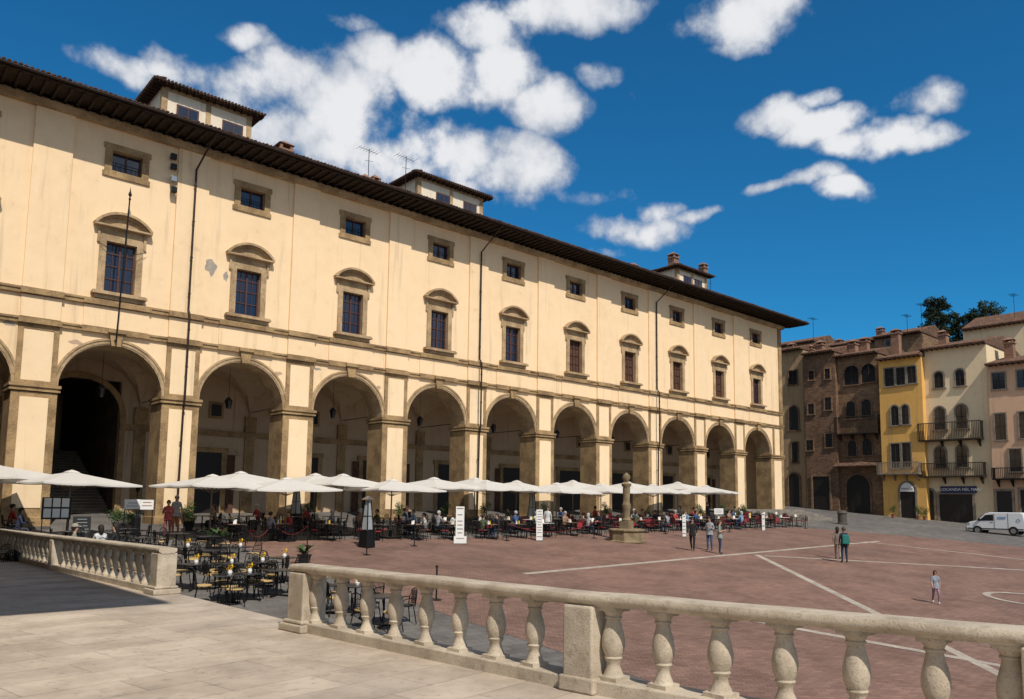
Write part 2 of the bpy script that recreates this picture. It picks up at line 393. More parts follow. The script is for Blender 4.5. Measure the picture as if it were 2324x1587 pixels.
# ------------------------------------------------------------------ loggia palace
YF = 40.0; BAY = 6.364; X0 = 9.84; AR = 2.27; SP = 4.94; XE = 71.8; ZT = 18.4
xc = lambda n: X0 + BAY * n
loggia = thing('loggia_palace', 'long cream renaissance palace with brown stone arcade and deep tiled eaves', 'building', (XE, YF, -.9))
LO = tuple(loggia.location)
BAYS = range(-2, 10)
XL = xc(-2) - BAY / 2
w = MB()
NA = 20
for n in BAYS:
    c = xc(n); L = c - BAY / 2; Rr = c + BAY / 2 if n < 9 else XE
    arc = [(c - AR * math.cos(PI * i / NA), SP + AR * math.sin(PI * i / NA)) for i in range(NA + 1)]
    for yy in (YF, YF + 1.5):
        for (xa, za), (xb, zb) in zip(arc[:-1], arc[1:]): w.add([(xa, yy, za), (xb, yy, zb), (xb, yy, 7.75), (xa, yy, 7.75)], [(0, 1, 2, 3)])
        w.add([(L, yy, SP), (c - AR, yy, SP), (c - AR, yy, 7.75), (L, yy, 7.75)], [(0, 1, 2, 3)])
        w.add([(c + AR, yy, SP), (Rr, yy, SP), (Rr, yy, 7.75), (c + AR, yy, 7.75)], [(0, 1, 2, 3)])
    for (xa, za), (xb, zb) in zip(arc[:-1], arc[1:]): w.add([(xa, YF, za), (xb, YF, zb), (xb, YF + 1.5, zb), (xa, YF + 1.5, za)], [(0, 1, 2, 3)], 1)
    cols = [L, c - .68, c + .68, Rr]; rows = [7.75, 9.74, 12.23, 15.76, 16.76, ZT]
    for i in range(3):
        for j in range(5):
            if i == 1 and j in (1, 3):
                x0, x1, z0, z1 = cols[1], cols[2], rows[j], rows[j + 1]; d = .35
                w.add([(x0, YF, z0), (x1, YF, z0), (x1, YF, z1), (x0, YF, z1), (x0, YF + d, z0), (x1, YF + d, z0), (x1, YF + d, z1), (x0, YF + d, z1)],
                      [(0, 1, 5, 4), (1, 2, 6, 5), (2, 3, 7, 6), (3, 0, 4, 7)], 1)
                continue
            w.add([(cols[i], YF, rows[j]), (cols[i + 1], YF, rows[j]), (cols[i + 1], YF, rows[j + 1]), (cols[i], YF, rows[j + 1])], [(0, 1, 2, 3)])
w.box(XE - .3, XE, YF + .01, 62, -3, ZT); w.box(XL, XL + .3, YF + .01, 62, -3, ZT); w.box(XL, XE, 61.7, 62, -3, ZT)
w.build('wall', [m_cream, m_sandl], loggia, LO)
p = MB()
for n in list(BAYS)[:-1]:
    q = xc(n) + BAY / 2
    p.box(q - .8, q + .8, YF - .13, YF + .02, 9.352, 17.85); p.box(q - .8, q + .8, YF - .13, YF + .02, 8.002, 8.998)
for n in BAYS:
    c = xc(n); p.box(c - 1.45, c + 1.45, YF - .07, YF + .02, 8.002, 8.998)
p.build('pilaster_strips', m_cream, loggia, LO)
b = MB()
for z0, z1, pr in ((9.04, 9.31, .15), (7.7, 7.95, .12)):
    b.box(XL, XE + .1, YF - pr, YF + .01, z0, z1); b.box(XL, XE + .12, YF - pr - .05, YF - pr + .01, z1 - .09, z1 + .01)
    for n in list(BAYS)[:-1]:
        q = xc(n) + BAY / 2; b.box(q - .86, q + .86, YF - pr - .14, YF - .01, z0 + .003, z1 + .004)
    for n in BAYS:
        q = xc(n); b.box(q - 1.5, q + 1.5, YF - pr - .07, YF - .01, z0 + .005, z1 + .006)
b.build('string_courses', m_sand, loggia, LO)
b = MB(); b.box(XE - .55, XE + .02, YF - .1, YF + .02, 9.36, 17.84); b.box(XE - .55, XE + .02, YF - .1, YF + .02, 5.0, 7.64); b.box(XE - .55, XE + .02, YF - .1, YF + .02, 8.02, 8.98)
b.box(XE - 1.9, XE - 1.65, YF - .1, YF + .02, 5.0, 7.64)
b.build('corner_quoins', m_sand, loggia, LO)
b = MB(); b.box(XL, XE + .25, YF - .3, YF + .01, 17.86, 18.02); b.box(XL, XE + .3, YF - .4, YF + .01, 18.02, 18.16); b.build('cornice', m_sandl, loggia, LO)
for n in list(BAYS):
    c = xc(n); xl = c + AR; xr = xc(n + 1) - AR if n < 9 else XE; mid_ = (xl + xr) / 2
    pb = MB(); pb.box(xl, xr, YF - .1, YF + 1.6, -2.4, 4.62)
    pier = pb.build('pier', m_sand, loggia, LO, bevel=.02)
    q = MB(); hw = .56 if n < 9 else .68
    q.box(mid_ - hw, mid_ + hw, YF - .13, YF - .08, -.55, 4.38); q.build('panel', m_panel, pier, LO)
    q = MB(); q.box(xl - .09, xr + .09, YF - .19, YF + 1.68, 4.66, 4.75); q.box(xl - .04, xr + .04, YF - .14, YF + 1.64, 4.75, 4.84); q.box(xl - .11, xr + .11, YF - .23, YF + 1.7, 4.84, 4.97)
    q.build('capital', m_sand, pier, LO)
    q = MB(); q.box(xl - .08, xr + .08, YF - .2, YF + 1.66, -2.4, -.95); q.build('plinth', m_sand, pier, LO, bevel=.03)
    q = MB()
    if n < 9:
        for s_ in (-1, 1): q.box(mid_ + s_ * .7 - .11, mid_ + s_ * .7 + .11, YF - .1, YF + .01, 4.98, 7.69)
        q.box(mid_ - .59, mid_ + .59, YF - .098, YF + .01, 7.48, 7.69); q.box(mid_ - .59, mid_ + .59, YF - .098, YF + .01, 4.98, 5.14)
        q.build('spandrel_frame', m_sand, pier, LO)
        q = MB(); q.box(mid_ - .59, mid_ + .59, YF - .06, YF + .008, 5.14, 7.48); q.build('spandrel_panel', m_panel, pier, LO)
for n in BAYS:
    c = xc(n)
    a = MB(); an = [PI * i / 28 for i in range(29)]
    a.ring([(c - AR * math.cos(t), SP + .06 + (AR) * math.sin(t)) for t in an], [(c - (AR + .15) * math.cos(t), SP + .06 + (AR + .15) * math.sin(t)) for t in an], 'y', YF - .05, YF + .01)
    a.ring([(c - (AR + .15) * math.cos(t), SP + .06 + (AR + .15) * math.sin(t)) for t in an], [(c - (AR + .25) * math.cos(t), SP + .06 + (AR + .25) * math.sin(t)) for t in an], 'y', YF - .09, YF + .01)
    ar = a.build('archivolt', m_sandl, loggia, LO)
    k = MB(); k.prism([(c - .2, 7.14), (c + .2, 7.14), (c + .31, 7.76), (c - .31, 7.76)], 'y', YF - .22, YF - .01); k.box(c - .4, c + .4, YF - .32, YF - .01, 7.76, 7.95)
    k.build('keystone', m_sand, ar, LO)
for n in range(-1, 10):
    c = xc(n)
    s = MB(); s.box(c - .98, c - .68, YF - .08, YF + .01, 9.74, 12.48); s.box(c + .68, c + .98, YF - .08, YF + .01, 9.74, 12.48); s.box(c - .68, c + .68, YF - .08, YF + .01, 12.23, 12.48)
    s.box(c - .95, c + .95, YF - .05, YF + .01, 12.48, 12.9)
    for d_ in (-1, 1): s.prism([(c + d_ * 1.0, 12.1), (c + d_ * 1.1, 12.12), (c + d_ * 1.08, 12.5), (c + d_ * 1.16, 12.9), (c + d_ * .96, 12.9)], 'y', YF - .1, YF + .01)
    win = s.build('window', m_sandl, loggia, LO)
    s = MB(); s.box(c - 1.22, c + 1.22, YF - .4, YF + .01, 9.55, 9.65); s.box(c - 1.08, c + 1.08, YF - .24, YF + .01, 9.36, 9.55); s.box(c - 1.18, c + 1.18, YF - .34, YF + .02, 9.65, 9.72); s.build('sill', m_sandl, win, LO)
    s = MB(); hw = 1.32; rise = .68; rad = (hw * hw + rise * rise) / (2 * rise); a0 = math.asin(hw / rad)
    def arcp(rr, k=14): return [(c + rr * math.sin(-a0 + 2 * a0 * i / k), 13.02 + rise - rad + rr * math.cos(-a0 + 2 * a0 * i / k)) for i in range(k + 1)]
    s.ring(arcp(rad - .12), arcp(rad), 'y', YF - .36, YF + .01); s.ring(arcp(rad - .21), arcp(rad - .12), 'y', YF - .2, YF + .01)
    s.box(c - 1.3, c + 1.3, YF - .34, YF + .01, 12.9, 12.98)
    s.prism([(c - 1.1, 12.98), (c + 1.1, 12.98)] + [(x, z) for x, z in reversed(arcp(rad - .2)[1:-1])], 'y', YF - .07, YF + .01)
    s.build('pediment', m_sandl, win, LO)
    shut = n in (5, 6, 7, 8)
    s = MB(); s.box(c - .68, c + .68, YF + .26, YF + .28, 9.74, 12.23); s.build('pane', m_glassb if not shut else m_shut, win, LO)
    s = MB(); yy0, yy1 = YF + .2, YF + .259
    for x in (-.64, 0, .64): s.box(c + x - .045, c + x + .045, yy0, yy1, 9.75, 12.22)
    for z in (9.8, 10.45, 11.1, 11.7, 12.17): s.box(c - .59, c - .05, yy0 + .01, yy1, z - .025, z + .025); s.box(c + .05, c + .59, yy0 + .01, yy1, z - .025, z + .025)
    for x in (-.32, .32): s.box(c + x - .012, c + x + .012, yy0 + .02, yy1, 9.83, 12.14)
    s.build('casement', m_case, win, LO)
    s = MB(); x0, x1, z0, z1 = c - .68, c + .68, 15.76, 16.76
    s.box(x0 - .32, x0, YF - .08, YF + .01, z0 - .32, z1 + .34); s.box(x1, x1 + .32, YF - .08, YF + .01, z0 - .32, z1 + .34); s.box(x0, x1, YF - .08, YF + .01, z1, z1 + .34); s.box(x0, x1, YF - .08, YF + .01, z0 - .32, z0)
    for sg_ in (-1, 1):
        xa = (x0 - .4, x0 - .32) if sg_ < 0 else (x1 + .32, x1 + .4)
        s.box(xa[0], xa[1], YF - .07, YF + .01, z1 + .08, z1 + .34); s.box(xa[0], xa[1], YF - .07, YF + .01, z0 - .32, z0 - .08)
    win = s.build('window', m_sand, loggia, LO)
    s = MB(); s.box(x0, x1, YF + .26, YF + .28, z0, z1); s.build('pane', m_glassb, win, LO)
    s = MB()
    for x in (-.65, 0, .65): s.box(c + x - .04, c + x + .04, YF + .2, YF + .259, z0, z1)
    for z in (z0 + .03, z1 - .03): s.box(c - .6, c + .6, YF + .21, YF + .258, z - .03, z + .03)
    s.build('casement', m_case, win, LO)
    s = MB()
    for x in (-.5, -.25, 0, .25, .5): s.tube([(c + x, YF + .08, z0), (c + x, YF + .08, z0 + .45)], .012, 5)
    s.box(c - .67, c + .67, YF + .07, YF + .09, z0 + .43, z0 + .46); s.build('window_bar', m_iron, win, LO)
def patch(px, py, s_, m, n=13, pr=.006):
    x, z = on_y(px, py, YF); q = MB(); pts = [(x + s_[0] * random.uniform(.5, 1.15) * math.cos(2 * PI * i / n), z + s_[1] * random.uniform(.5, 1.15) * math.sin(2 * PI * i / n)) for i in range(n)]
    q.prism(pts, 'y', YF - pr, YF + .002); q.build('bare_plaster_patch', m, loggia, LO)
m_bare = mat('bare_render', (.38, .33, .27), (.28, .24, .2), 5)
m_bare2 = mat('bare_brick_render', (.5, .3, .2), (.42, .34, .24), 5)
patch(478, 606, (.36, .5), m_bare); patch(513, 627, (.14, .35), m_bare); patch(172, 777, (.3, .12), m_bare2); patch(630, 848, (.28, .14), m_bare2); patch(860, 880, (.2, .12), m_bare2); patch(20, 735, (.35, .12), m_bare); patch(720, 838, (.3, .1), m_bare)
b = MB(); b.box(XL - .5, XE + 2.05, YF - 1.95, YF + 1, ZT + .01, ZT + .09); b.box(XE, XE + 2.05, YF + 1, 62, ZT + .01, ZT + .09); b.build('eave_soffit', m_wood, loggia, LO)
b = MB(); x = XL
while x < XE + 1.9:
    b.box(x - .055, x + .055, YF - 1.9, YF - .002, ZT - .13, ZT + .01); x += .5
b.box(XL, XE + 2.0, YF - 1.98, YF - 1.9, ZT - .06, ZT + .0)
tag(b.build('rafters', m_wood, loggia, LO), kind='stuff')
b = MB(); b.prism([(YF - 2.05, ZT + .09), (YF - 2.05, ZT + .15), (51, ZT + 3.9), (64, ZT + .15), (64, ZT + .09)], 'x', XL - .5, XE + 2.12)
x = XL - .4
while x < XE + 2.1:
    vs = []; jz = random.uniform(-.02, .02)
    for yy, zz in ((YF - 2.13, ZT + .15 + jz), (YF - .9, ZT + .15 + .35)):
        for k in range(5):
            t = PI * k / 4; vs.append((x + .085 * math.cos(t), yy, zz + .08 * math.sin(t)))
    b.add(vs, [(k, k + 1, k + 6, k + 5) for k in range(4)] + [(0, 1, 2, 3, 4)]); x += .21
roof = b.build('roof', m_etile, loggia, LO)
b = MB(); b.tube([(XL - .4, YF - 2.1, ZT + .06), (XE + 2.1, YF - 2.1, ZT + .06)], .065, 6); b.build('gutter', m_pipe, loggia, LO)
for n in (0, 3, 6):
    q = xc(n) + BAY / 2 + .05
    b = MB(); b.tube([(q + .35, YF - 2.05, ZT + .0), (q + .25, YF - 1.8, ZT - .25), (q, YF - .26, ZT - 1.5), (q, YF - .26, 9.5), (q, YF - .48, 9.2), (q, YF - .48, 5.0), (q, YF - .36, 4.5), (q, YF - .26, -1.6)], .055, 8)
    z = 16
    while z > -1: b.tube([(q, YF - (.26 if z > 9.4 or z < 4.5 else .48), z), (q, YF - (.26 if z > 9.4 or z < 4.5 else .48), z + .06)], .075, 8); z -= 1.9
    b.build('downpipe', m_pipe, loggia, LO)
def dormer(x0, x1, wins, yA=44, yB=49, zt=23.0):
    d = MB(); d.box(x0, x1, yA, yB, 19, zt)
    dm = d.build('dormer', m_white, loggia, LO)
    e = MB()
    for xx in (x0 - .03, x1 - .27): e.box(xx, xx + .3, yA - .05, yA + .01, 19.5, zt - .02)
    e.box((x0 + x1) / 2 - .14, (x0 + x1) / 2 + .14, yA - .05, yA + .01, 19.5, zt - .02); e.box(x0 - .04, x1 + .04, yA - .06, yA + .01, zt - .2, zt - .015)
    e.box(x0 - .05, x0 + .01, yA - .03, yA + .27, 19.5, zt - .02); e.box(x0 - .05, x0 + .01, (yA + yB) / 2 - .14, (yA + yB) / 2 + .14, 19.5, zt - .02)
    e.build('stone_trim', m_sandl, dm, LO)
    for xw in wins:
        e = MB(); e.box(xw - .62, xw + .62, yA - .05, yA + .02, 20.9, 22.2); e.box(xw - .52, xw + .52, yA - .07, yA - .049, 21.0, 22.1, 1); e.box(xw - .03, xw + .03, yA - .1, yA - .07, 21.0, 22.1); e.build('window', [m_case, m_glassb], dm, LO)
    r = MB(); o = .6; cx_, cy_ = (x0 + x1) / 2, (yA + yB) / 2
    cor = [(x0 - o, yA - o), (x1 + o, yA - o), (x1 + o, yB + o), (x0 - o, yB + o)]
    r.add([(x, y, zt) for x, y in cor] + [(x, y, zt + .08) for x, y in cor] + [(cx_ - .6, cy_, zt + .9), (cx_ + .6, cy_, zt + .9)],
          [(0, 3, 2, 1), (0, 1, 5, 4), (1, 2, 6, 5), (2, 3, 7, 6), (3, 0, 4, 7), (4, 5, 9, 8), (5, 6, 9), (6, 7, 8, 9), (7, 4, 8)])
    k = x0 - o + .1
    while k < x1 + o:
        r.tube([(k, yA - o - .06, zt + .09), (k, yA - o + .6, zt + .24)], .07, 6); k += .2
    k = yA - o + .1
    while k < yB + o:
        r.tube([(x0 - o - .06, k, zt + .09), (x0 - o + .6, k, zt + .24)], .07, 6); k += .2
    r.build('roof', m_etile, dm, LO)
    r = MB(); k = x0 - o + .2
    while k < x1 + o: r.box(k, k + .08, yA - o + .05, yA - .06, zt - .09, zt - .001); k += .4
    k = yA - o + .2
    while k < yB + o: r.box(x0 - o + .05, x0 - .06, k, k + .08, zt - .09, zt - .001); k += .4
    tag(r.build('rafters', m_wood, dm, LO), kind='stuff')
dormer(12.4, 17.5, [13.8, 16.4]); dormer(29.7, 35.6, [31.9, 34.4], zt=22.9); dormer(60.0, 64.8, [61.6, 63.4], zt=22.8)
def chimney(x, y, z0, z1, s_=.35, par=roof, org=LO):
    q = MB(); q.box(x - s_, x + s_, y - s_, y + s_, z0, z1); q.box(x - s_ * 1.25, x + s_ * 1.25, y - s_ * 1.25, y + s_ * 1.25, z1, z1 + .1)
    for i, j in ((-1, -1), (1, -1), (1, 1), (-1, 1)): q.box(x + i * s_ * .85 - .08, x + i * s_ * .85 + .08, y + j * s_ * .85 - .08, y + j * s_ * .85 + .08, z1 + .1, z1 + .4)
    q.add([(x - s_ * 1.3, y - s_ * 1.3, z1 + .4), (x + s_ * 1.3, y - s_ * 1.3, z1 + .4), (x + s_ * 1.3, y + s_ * 1.3, z1 + .4), (x - s_ * 1.3, y + s_ * 1.3, z1 + .4), (x, y, z1 + .75)], [(0, 3, 2, 1), (0, 1, 4), (1, 2, 4), (2, 3, 4), (3, 0, 4)])
    return q.build('chimney', m_chim, par, org)
for px, py, Y, s_ in ((645, 320, 43, .38), (828, 394, 44, .28), (850, 396, 44, .28), (1437, 596, 45, .34), (1528, 572, 46.5, .38), (1596, 595, 46, .32)):
    x, z = on_y(px, py, Y); chimney(x, Y, 18.8, z - .75, s_)
def antenna(px, py, Y, label, hgt, X=None):
    if X: yy, z = on_x(px, py, X); x = X
    else: x, z = on_y(px, py, Y); yy = Y
    root = thing('roof_antenna', label, 'antenna', (x, yy, z - hgt))
    q = MB(); q.tube([(0, 0, 0), (0, 0, hgt)], .025, 5); q.build('mast', m_iron, root)
    q = MB(); q.tube([(-.8, 0, hgt - .1), (.8, .2, hgt - .05)], .015, 4)
    for k in range(7): xx = -.75 + .24 * k; q.tube([(xx, -.35, hgt - .1), (xx, .4, hgt - .1)], .012, 4)
    q.tube([(-.3, 0, hgt - .9), (.35, 0, hgt - .8)], .012, 4); q.build('crossbars', m_iron, root)
antenna(838, 338, 44, 'thin television antenna left of the middle roof dormer', 3.2); antenna(922, 355, 43.5, 'thin television antenna in front of the middle roof dormer', 4)
antenna(1612, 625, 44, 'small television antenna beside the far roof dormer', 2.0)
YB = 46.5
b = MB()
for n in BAYS:
    c = xc(n); L = c - BAY / 2; Rr = c + BAY / 2 if n < 9 else XE
    if n == 0:
        b.box(L, c - 2.1, YB, YB + .4, -2.2, 8); b.box(c + 2.1, Rr, YB, YB + .4, -2.2, 8); b.box(c - 2.1, c + 2.1, YB, YB + .4, 6.4, 8)
    else: b.box(L, Rr, YB, YB + .4, -2.2, 8)
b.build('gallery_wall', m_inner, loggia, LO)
c0 = xc(0)
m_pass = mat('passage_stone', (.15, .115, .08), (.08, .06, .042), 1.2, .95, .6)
b = MB(); b.box(c0 - 2.4, c0 - 2.1, YB + .4, 61, -2.2, 8); b.box(c0 + 2.1, c0 + 2.4, YB + .4, 61, -2.2, 8); b.box(c0 - 2.1, c0 + 2.1, YB + .4, 61, 7, 7.3)
b.build('passage_wall', m_pass, loggia, LO)
b = MB()
for i in range(24): b.box(c0 - 2.1, c0 + 2.1, YB + .2 + i * .40, 61, -1.2 + i * .17, -1.03 + i * .17)
b.build('stair', mat('stair_stone', (.2, .165, .125), (.13, .105, .08), 1.5), loggia, LO)
b = MB()
for i in range(0, 24): b.box(c0 - 2.09, c0 + 2.09, YB + .18 + i * .40, YB + .201 + i * .40, -1.06 + i * .17, -1.028 + i * .17)
b.build('stair_nosing', m_sandl, loggia, LO)
b = MB(); b.add([(XL, YF - .3, gz(XL, YF) + .12), (XE, YF - .3, gz(XE, YF) + .12), (XE, YB, gz(XE, YF) + .13), (XL, YB, gz(XL, YF) + .13), (XL, YF - .3, -3), (XE, YF - .3, -3)], [(0, 1, 2, 3), (0, 1, 5, 4)])
b.build('gallery_floor', m_ground, loggia, LO)
for n in BAYS:
    c = xc(n); q = MB(); NX, NY = 16, 12; vs = []
    for j in range(NY + 1):
        for i in range(NX + 1):
            u = -1 + 2 * i / NX; v = -1 + 2 * j / NY
            vs.append((c + u * BAY / 2, YF + 1.5 + (v + 1) / 2 * (YB - YF - 1.5), SP + 2.5 * max(math.sqrt(max(0, 1 - u * u)), math.sqrt(max(0, 1 - v * v)))))
    q.add(vs, [(j * (NX + 1) + i, j * (NX + 1) + i + 1, (j + 1) * (NX + 1) + i + 1, (j + 1) * (NX + 1) + i) for j in range(NY) for i in range(NX)])
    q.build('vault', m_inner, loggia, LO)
b = MB()
b.box(XL, c0 - 2.1, YB - .12, YB + .01, 3.7, 4.05); b.box(c0 + 2.1, XE - .3, YB - .12, YB + .01, 3.7, 4.05)
for n in list(BAYS)[:-1]:
    q = xc(n) + BAY / 2; b.box(q - .35, q + .35, YB - .2, YB + .01, 4.05, 5.0); b.box(q - .3, q + .3, YB - .1, YB + .01, -1.5, 3.7)
b.build('gallery_band', m_sand, loggia, LO)
b = MB()
for n in list(BAYS)[:-1]:
    q = xc(n) + BAY / 2; b.tube([(q, YF + 1.5, 5.3), (q, YB, 5.3)], .025, 5)
b.build('tie_rods', m_iron, loggia, LO)
def archpoly(y0, y1, z0, z1, k=10):
    r = (y1 - y0) / 2; c = (y0 + y1) / 2; zs = max(z0, z1 - r)
    return [(y0, z0)] + [(c - r * math.cos(PI * i / k), zs + min(r, z1 - z0) * math.sin(PI * i / k)) for i in range(k + 1)] + [(y1, z0)]
for n in BAYS:
    if n == 0:
        q = MB(); q.box(c0 - 2.4, c0 - 2.1, YB - .1, YB + .01, -1.2, 4.4); q.box(c0 + 2.1, c0 + 2.4, YB - .1, YB + .01, -1.2, 4.4)
        an = [PI * i / 16 for i in range(17)]
        q.ring([(c0 - 2.1 * math.cos(t), 4.4 + 2.0 * math.sin(t)) for t in an], [(c0 - 2.4 * math.cos(t), 4.4 + 2.3 * math.sin(t)) for t in an], 'y', YB - .1, YB + .01)
        q.build('passage_arch', m_sand, loggia, LO); continue
    c = xc(n); fz = gz(c, YF) + .13
    q = MB(); q.box(c - 1.8, c - 1.5, YB - .1, YB + .01, fz, 2.7); q.box(c + 1.5, c + 1.8, YB - .1, YB + .01, fz, 2.7); q.box(c - 1.9, c + 1.9, YB - .12, YB + .01, 2.7, 3.0)
    dr = q.build('shop_door', m_sand, loggia, LO)
    q = MB(); q.box(c - 1.5, c + 1.5, YB - .04, YB - .01, fz, 2.7); q.build('pane', m_dark, dr, LO)
    if n % 2 == 1:
        for xa in (-2.3, 1.85):
            q = MB(); q.box(c + xa, c + xa + .45, YB - .16, YB - .1, fz + .1, 2.6); q.build('shutter', m_shut, dr, LO)
    q = MB(); q.box(c + .6, c + 1.5, YB - .08, YB + .01, 4.75, 5.75); ww = q.build('window', m_sand, loggia, LO)
    q = MB(); q.box(c + .75, c + 1.35, YB - .1, YB - .07, 4.9, 5.6); q.build('pane', m_dark, ww, LO)
q = MB(); lroot = thing('hanging_lantern', 'x', 'lantern')
q.tube([(0, 0, 0), (0, 0, 1.7)], .012, 4); q.build('chain', m_iron, lroot)
q = MB(); q.lathe((0, 0, -.62), [(.10, 0), (.2, .42), (.23, .44), (.08, .62), (.02, .66)], 6); q.build('lantern_body', m_glass, lroot)
q = MB()
for k in range(6):
    a = 2 * PI * k / 6; q.tube([(.11 * math.cos(a), .11 * math.sin(a), -.62), (.21 * math.cos(a), .21 * math.sin(a), -.2)], .013, 4)
q.build('lantern_frame', m_iron, lroot)
LP = Proto(lroot)
for n in range(0, 10): LP.place((xc(n), YF + 1.9, 5.5), 0, 'black iron lantern hanging under the %s arch from the left that is fully in view' % ORD[n], 'lanterns hanging in the arcade')
x0, z0 = on_y(263, 778, YF - .5); x1, z1 = on_y(295, 448, YF - .6)
fr = thing('flag_pole', 'thin iron flag pole with spear tip fixed in front of the leftmost large window', 'flag pole', (x0, YF - .5, z0))
q = MB(); e_ = (x1 - x0, -.1, z1 - z0); q.tube([(0, 0, 0), e_], .035, 6); q.build('pole', m_iron, fr)
q = MB(); q.lathe(e_, [(.02, 0), (.09, .12), (.03, .3), (.005, .5)], 6); q.sphere((e_[0], e_[1], e_[2] - .1), .06, 6); q.build('spear_tip', m_iron, fr)
q = MB(); q.tube([(-.1, .0, 4.3), (-.9, .35, 4.75)], .015, 4); q.tube([(.3, .0, 4.3), (1.2, .35, 4.75)], .015, 4); q.tube([(0, 0, .15), (0, .4, .15)], .025, 4); q.build('bracket', m_iron, fr)
for i, (py, nm) in enumerate(((357, 'black floodlight, topmost of the column of lights between the first two windows'), (380, 'black floodlight second from the top of the column on the wall'), (408, 'grey camera box third from the top in the column of lights'), (432, 'black floodlight lowest in the column of lights on the wall'))):
    x, z = on_y(393, py, YF - .2); r_ = thing('wall_floodlight', nm, 'floodlight', (x, YF - .06, z))
    q = MB(); q.box(-.14, .14, -.34, -.1, -.14, .14); q.build('housing', m_steel if i == 2 else m_black, r_, bevel=.02)
    q = MB(); q.box(-.04, .04, -.11, .0, -.05, .05); q.build('bracket', m_black, r_)
t = MB()
for i in range(7): t.box(60.5, 71.6 - .12 * i, 33.6 + i * .62, 39.6, -3, -1.42 + i * .17)
tag(t.build('stone_steps', mat('step_stone', (.24, .21, .17), (.15, .13, .11), 1.5)), 'wide stone steps at the far right end of the arcade', 'steps')
pr = thing('shadow_caster', 'unseen building added beside the terrace, its eaves shaped to throw the shadow at left', 'building', (-4.5, 20, -2))  # out-of-view block added so its eaves cast the terrace shadow
q = MB(); q.box(-9, -1.2, 4.2, 38, -4, 10.4); q.build('wall', m_sandl, pr, (-4.5, 20, -2))
q = MB(); q.box(-9, 1.75, 3.5, 39, 10.4, 10.6); q.prism([(-9, 10.6), (1.75, 10.6), (-9, 12.5)], 'y', 3.5, 39); q.build('roof', m_tile, pr, (-4.5, 20, -2))
# ------------------------------------------------------------------ right-hand houses
XR = 88.0
m_dstone = stone_blocks('dark_rubble_stone', (.24, .135, .08), (.13, .068, .04), .38, .19, (.17, .11, .075), vert=True, jw=.025, bs=.9, spk=.5, nsc=.5)
m_dstone2 = stone_blocks('brown_rubble_stone', (.28, .175, .10), (.17, .10, .056), .5, .25, (.19, .125, .08), vert=True, jw=.02, bs=.8, spk=.4, nsc=.4)
m_tan = plaster('tan_plaster', (.37, .25, .14), (.18, .12, .075), .8)
m_yel = plaster('yellow_plaster', (.72, .41, .12), (.42, .26, .11), .7)
m_crm = plaster('pale_cream_plaster', (.74, .59, .38), (.48, .36, .23), .6)
m_pink = plaster('pink_beige_plaster', (.62, .40, .26), (.38, .26, .17), .6)
m_grey = mat('grey_surround', (.27, .22, .165), (.17, .14, .105), 2)
m_timber = mat('dark_timber', (.045, .03, .02), (.025, .016, .01), 5)
m_navy = flat('navy_sign', (.02, .03, .09), .5)
